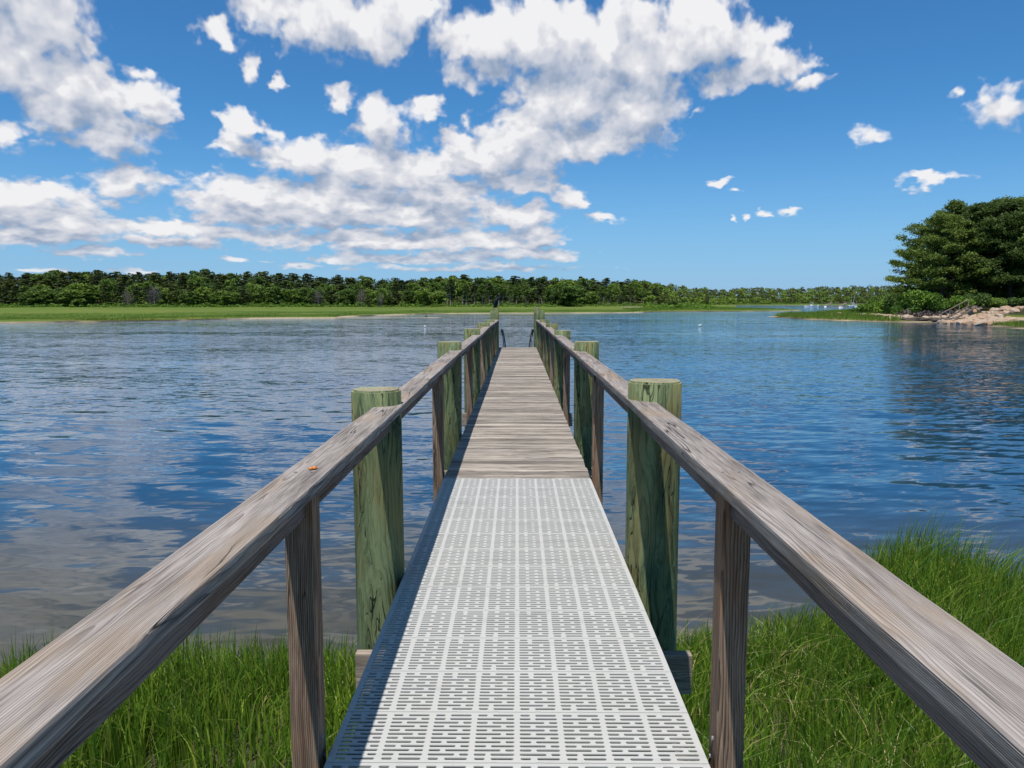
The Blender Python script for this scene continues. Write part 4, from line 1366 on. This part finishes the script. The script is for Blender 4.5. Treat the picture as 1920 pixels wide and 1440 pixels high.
# boulders
def rock_mat(name, a, b, c):
    m_, k = newmat(name)
    tc_ = k.n('ShaderNodeTexCoord'); oi = k.n('ShaderNodeObjectInfo')
    n = k.noise(tc_.outputs['Object'], 1.6, 6, .7); n2 = k.noise(tc_.outputs['Object'], 9, 4, .7)
    col = k.mix(oi.outputs['Random'], a, b)
    col = k.mix(k.mr(n, .5, .75, 0, .7), col, c)
    col = k.mix(k.m('MULTIPLY', n2, .3), col, tuple(x * .5 for x in a))
    finish(k, col, .9, n2, .5, .05, .2)
    return m_
RK = rock_mat('pale_granite', (.46, .30, .19), (.46, .38, .30), (.24, .21, .18))
RD = rock_mat('wet_dark_rock', (.075, .062, .05), (.12, .10, .08), (.05, .05, .035))
def rock(seed, mat):
    mb = MB(); k = bmesh.ops.create_icosphere(mb.bm, subdivisions=3, radius=1.0)
    rr = random.Random(seed)
    pl = [Vector((rr.gauss(0, 1), rr.gauss(0, 1), rr.gauss(0, 1))).normalized() for _ in range(11)]
    dl = [rr.uniform(.62, .9) for _ in pl]
    for v in mb.bm.verts:
        for n_, d_ in zip(pl, dl):
            e = v.co.dot(n_) - d_
            if e > 0: v.co -= n_ * e * .92
        v.co *= 1 + .06 * mnoise.noise(v.co * 2.3 + Vector((seed, 0, 0)))
    me = mb.done('boulder'); me.materials.append(mat); return me
RKS = [rock(i, RK) for i in range(6)]; RDS = [rock(20 + i, RD) for i in range(4)]
rb = random.Random(9)
edge = [BANK[i] for i in range(8)]
def along(s):
    """point a fraction s along the visible foot of the bank and the direction uphill"""
    P = [Vector((a[0], a[1], 0)) for a in edge[:7]]
    Ls = [(P[i + 1] - P[i]).length for i in range(len(P) - 1)]; T = sum(Ls) * s
    for i, l in enumerate(Ls):
        if T <= l: break
        T -= l
    d = (P[i + 1] - P[i]).normalized(); n = Vector((-d.y, d.x, 0))
    if n.y < 0: n = -n
    return P[i] + d * T, n
n_b = 0
for row in range(6):
    s = 0.0 + row * .004; cnt = 1
    while s < .70:
        p, n = along(s)
        q = p + n * (-.4 + row * 1.3) + Vector((rb.uniform(-.2, .2), rb.uniform(-.2, .2), 0))
        w = rb.uniform(.45, .92)
        z = H1(q)
        me = RKS[rb.randrange(6)]
        o = link('boulder', me, None, None, (q.x, q.y, z + .10))
        o.scale = (w, w * rb.uniform(.7, 1), rb.uniform(.42, .62)); o.rotation_euler = (rb.uniform(-.25, .25) + .2, rb.uniform(-.3, .3), rb.uniform(0, 6.28))
        tag(o, 'pale pinkish boulder in the %s course of the stone bank, %s from the left' % (('lowest', 'second', 'third', 'fourth', 'fifth', 'top')[row], ordinal(cnt)), 'boulder', 'pale boulders of the stone bank')
        n_b += 1; cnt += 1
        s += (w * 1.72) / 62.0
print('boulders', n_b)
for i in range(20):
    px = 1712 + i * 7.2 + rb.uniform(-2, 2); d = 119.0 - max(0, (px - 1740)) * .095 + rb.uniform(-1.2, 1.2)
    p = at(px, d)
    o = link('boulder', RDS[i % 4], None, None, (p.x, p.y, H1(p) + .12)); w = rb.uniform(.7, 1.6)
    o.scale = (w * 1.3, w * .8, rb.uniform(.25, .45)); o.rotation_euler = (0, rb.uniform(-.2, .2), rb.uniform(0, 6.28))
    tag(o, 'dark wet flat rock at the foot of the pale stone bank, %s from the left' % ordinal(i + 1), 'rock', 'dark wet rocks below the stone bank')
# stairway down the bank
st = empty('stairway', (0, 0, 0), 'weathered wooden stairway with a sloping handrail going down the boulder bank', 'stairway')
A = at(1824, 117.5, 2.45); B = at(1775, 110.5, .45)
grey = M['timber']
side = (A - B).cross(Vector((0, 0, 1))).normalized() * .6
for q in range(9):
    c = A.lerp(B, q / 8); mb = MB(); mb.beam(c - side, c + side, .30, .05)
    link('tread', mb.done('tread'), grey, st)
for s_ in (-1, 1):
    mb = MB(); mb.beam(A + side * s_ - Vector((0, 0, .12)), B + side * s_ - Vector((0, 0, .12)), .05, .26)
    link('stringer', mb.done('stringer'), grey, st)
    if s_ == 1: continue
    mb = MB(); mb.beam(A + side * s_ + Vector((0, 0, 1.0)), B + side * s_ + Vector((0, 0, .95)), .07, .10)
    link('handrail', mb.done('handrail'), grey, st)
    for q in (0, .35, .7, 1):
        c = A.lerp(B, q) + side * s_; mb = MB(); mb.box(c - Vector((.05, .05, .3)), c + Vector((.05, .05, 1.05)))
        link('rail_post', mb.done('rail_post'), grey, st)
mb = MB(); c = A + (A - B).normalized() * 1.0
mb.beam(A, c + Vector((0, 1.2, -.2)), 1.3, .08)
link('landing', mb.done('landing'), grey, st)
lg = MB()
a_, b_ = at(1752, 113.5, .35), at(1790, 109.5, .30)
lg.tube([a_, a_.lerp(b_, .5) + Vector((0, 0, .15)), b_], [.28, .24, .16], 8)
o = link('driftwood_log', lg.done('driftwood_log'), M['oldtimber']); tag(o, 'dark driftwood trunk lying on the sand below the stairway', 'log')

# wrack line of stones along the back of the marsh tongue
for i in range(26):
    px = 1545 + i * 5.2 + rb.uniform(-2, 2); p = at(px, 157 - (px - 1545) * .18 + rb.uniform(-2, 2))
    o = link('boulder', RKS[i % 6], None, None, (p.x, p.y, H1(p) + .25)); w = rb.uniform(.4, .8)
    o.scale = (w * 1.3, w, w * .6); o.rotation_euler = (0, 0, rb.uniform(0, 6))
    tag(o, 'small tan stone in the row behind the marsh tongue, %s from the left' % ordinal(i + 1), 'rock', 'tan stones behind the marsh tongue')

# ---------------------------------------------------------------- boats and far dock
W_ = simple('white_gelcoat', (.80, .81, .82), .25, .5, 0, .04); WD = simple('navy_hull', (.03, .05, .11), .3)
GL = simple('dark_window', (.03, .04, .05), .1, .6)
def boat(px, d, L, lab, rz, tower, outr, hull):
    p = at(px, d)
    e = empty('motor_boat', (p.x, p.y, 0), lab, 'boat', None, rz)
    mb = MB(); bm = mb.bm
    secs = [(-.5, .82, .55), (-.2, 1.0, .6), (.15, .95, .68), (.38, .55, .82), (.5, .04, 1.0)]
    W = L * .15; rings = []
    for (t, w, h) in secs:
        y = L * t; hh = L * .14 * h
        rings.append([bm.verts.new((-W * w, y, hh)), bm.verts.new((-W * w * .8, y, -.15)), bm.verts.new((0, y, -.45)), bm.verts.new((W * w * .8, y, -.15)), bm.verts.new((W * w, y, hh)), bm.verts.new((W * w * .85, y, hh - .12)), bm.verts.new((-W * w * .85, y, hh - .12))])
    for a, b in zip(rings, rings[1:]):
        for k_ in range(7): bm.faces.new((a[k_], a[(k_ + 1) % 7], b[(k_ + 1) % 7], b[k_]))
    bm.faces.new(rings[0]); bm.faces.new(rings[-1][::-1])
    link('hull', mb.done('hull'), hull, e)
    mb = MB(); mb.box((-W * .45, -L * .08, L * .09), (W * .45, L * .06, L * .22), .05); link('console', mb.done('console'), W_, e)
    mb = MB(); mb.box((-W * .42, L * .062, L * .17), (W * .42, L * .07, L * .25), .01); link('windscreen', mb.done('windscreen'), GL, e)
    mb = MB(); mb.box((-W * .75, -L * .18, L * .31), (W * .75, L * .12, L * .33), .03); link('hard_top', mb.done('hard_top'), W_, e)
    for sx_ in (-1, 1):
        for y in (-.14, .08):
            mb = MB(); mb.tube([(sx_ * W * .6, L * y, L * .1), (sx_ * W * .6, L * y, L * .31)], .05, 6); link('top_support', mb.done('top_support'), W_, e)
    mb = MB(); mb.box((-.25, -L * .56, -.1), (.25, -L * .49, L * .17), .08); link('outboard_motor', mb.done('outboard_motor'), W_, e)
    if outr:
        for sx_ in (-1, 1):
            mb = MB(); mb.tube([(sx_ * W * .6, 0, L * .33), (sx_ * W * .85, -.5, L * .33 + outr)], [.06, .03], 6); link('outrigger', mb.done('outrigger'), W_, e)
boat(1521, 470, 7.6, 'white motor boat with a low hard top, moored left of the far dock', R(80), 0, 0, W_)
boat(1598, 440, 7.4, 'white boat with two tall upright poles, seen bow on beside the far dock', R(8), 0, 4.6, W_)
dk = empty('far_dock', (0, 0, 0), 'small distant dock with a sloping ramp between the two white boats', 'dock')
def dseg(n_, a, b, w, h):
    mb = MB(); mb.beam(a, b, w, h); link(n_, mb.done(n_), M['timber'], dk)
dseg('walkway', at(1556, 480, 1.9), at(1720, 500, 2.2), .9, .25)
dseg('ramp', at(1574, 470, .5), at(1588, 482, 2.4), .8, .3)
dseg('ramp', at(1545, 478, .5), at(1560, 484, 2.6), .8, .25)
dseg('float_deck', at(1552, 455, .35), at(1590, 455, .35), 2.2, .4)
for px in (1541, 1556, 1584, 1606, 1631):
    c = at(px, 480); mb = MB(); mb.tube([(c.x, c.y, -1.5), (c.x, c.y, 3.6)], .16, 7); link('dock_post', mb.done('dock_post'), M['timber'], dk)
for px0, lab in ((1549, 'white dinghy lying by the far dock'), (1577, 'small white skiff on the water under the far dock ramp')):
    c = at(px0, 462 if px0 == 1549 else 400); mb = MB(); mb.blob((c.x, c.y, .2), (1.3, .6, .35), 2)
    o = link('dinghy', mb.done('dinghy'), W_); tag(o, lab, 'boat')

# ---------------------------------------------------------------- birds
def bird_mesh(name, bones, mat, loc, rz, sc=1.0, sub=2, parent=None):
    me = bpy.data.meshes.new(name)
    vs, es, rs = [], [], []
    idx = {}
    for chain in bones:
        prev = None
        for (p, r) in chain:
            k_ = tuple(round(x, 4) for x in p)
            if k_ not in idx: idx[k_] = len(vs); vs.append(p); rs.append(r)
            if prev is not None: es.append((prev, idx[k_]))
            prev = idx[k_]
    me.from_pydata(vs, es, []); me.update()
    o = bpy.data.objects.new(name + '_src', me); COL.objects.link(o)
    m_ = o.modifiers.new('s', 'SKIN')
    for v, r in zip(me.skin_vertices[0].data, rs): v.radius = (r, r) if not isinstance(r, tuple) else r
    me.skin_vertices[0].data[0].use_root = True
    s_ = o.modifiers.new('u', 'SUBSURF'); s_.levels = sub; s_.render_levels = sub
    dg = bpy.context.evaluated_depsgraph_get()
    nm = bpy.data.meshes.new_from_object(o.evaluated_get(dg)); nm.name = name
    bpy.data.objects.remove(o)
    nm.materials.clear(); nm.materials.append(mat)
    q = link(name, nm, None, parent, loc, True); q.rotation_euler = (0, 0, rz); q.scale = (sc,) * 3
    return q
BLK = simple('black_plumage', (.012, .012, .013), .5); BEAK = simple('yellow_bill', (.45, .28, .06), .5); WHT = simple('white_plumage', (.80, .80, .79), .7); BRN = simple('brown_plumage', (.06, .045, .035), .7)
cz = 2.80
body = [[((0, 0, .10), .075), ((0.0, 0, .20), .100), ((.01, 0, .31), .085), ((.03, 0, .40), .045), ((.035, 0, .48), .033), ((.05, 0, .555), .030), ((.075, 0, .60), .036), ((.105, 0, .605), .018)],
        [((0, 0, .10), .075), ((-.07, 0, .02), .05), ((-.13, 0, -.08), .03)],
        [((.01, 0, .31), .085), ((-.05, .10, .30), .045), ((-.16, .20, .22), .035), ((-.17, .22, .10), .02)],
        [((.01, 0, .31), .085), ((.09, -.10, .33), .045), ((.20, -.16, .40), .035), ((.29, -.18, .46), .02)],
        [((0, 0, .10), .075), ((.01, .04, .04), .02), ((.03, .05, .0), .02)]]
cm = empty('cormorant', (-.935, 34.0, cz), 'black cormorant with half open wings perched on the farthest left pile', 'bird', None, R(-15))
bird_mesh('body', body, BLK, (0, 0, 0.01), 0, 1.0, 2, cm)
mb = MB(); mb.tube([(.10, 0, .608), (.15, 0, .602), (.175, 0, .588)], [.010, .007, .003], 6); link('bill', mb.done('bill'), BEAK, cm)
gull = [[((-.20, 0, .07), .02), ((-.12, 0, .08), .055), ((0, 0, .07), .085), ((.10, 0, .09), .07), ((.14, 0, .16), .035), ((.155, 0, .21), .04), ((.19, 0, .205), .018)]]
for (px, py, mat, lab, rz, s_) in ((1312, 611.5, WHT, 'white gull floating on the open water right of the pier', .3, 1.25), (797, 613, WHT, 'white gull floating on the water left of the pier', 2.6, 1.0),
                              (799, 594, BRN, 'dark duck by the thin sandbar left of the pier', .4, 1.5)):
    g_ = ground(px, py, 0)
    o = bird_mesh('gull' if mat is WHT else 'duck', gull, mat, (g_.x, g_.y, .0), rz, s_); tag(o, lab, 'bird')
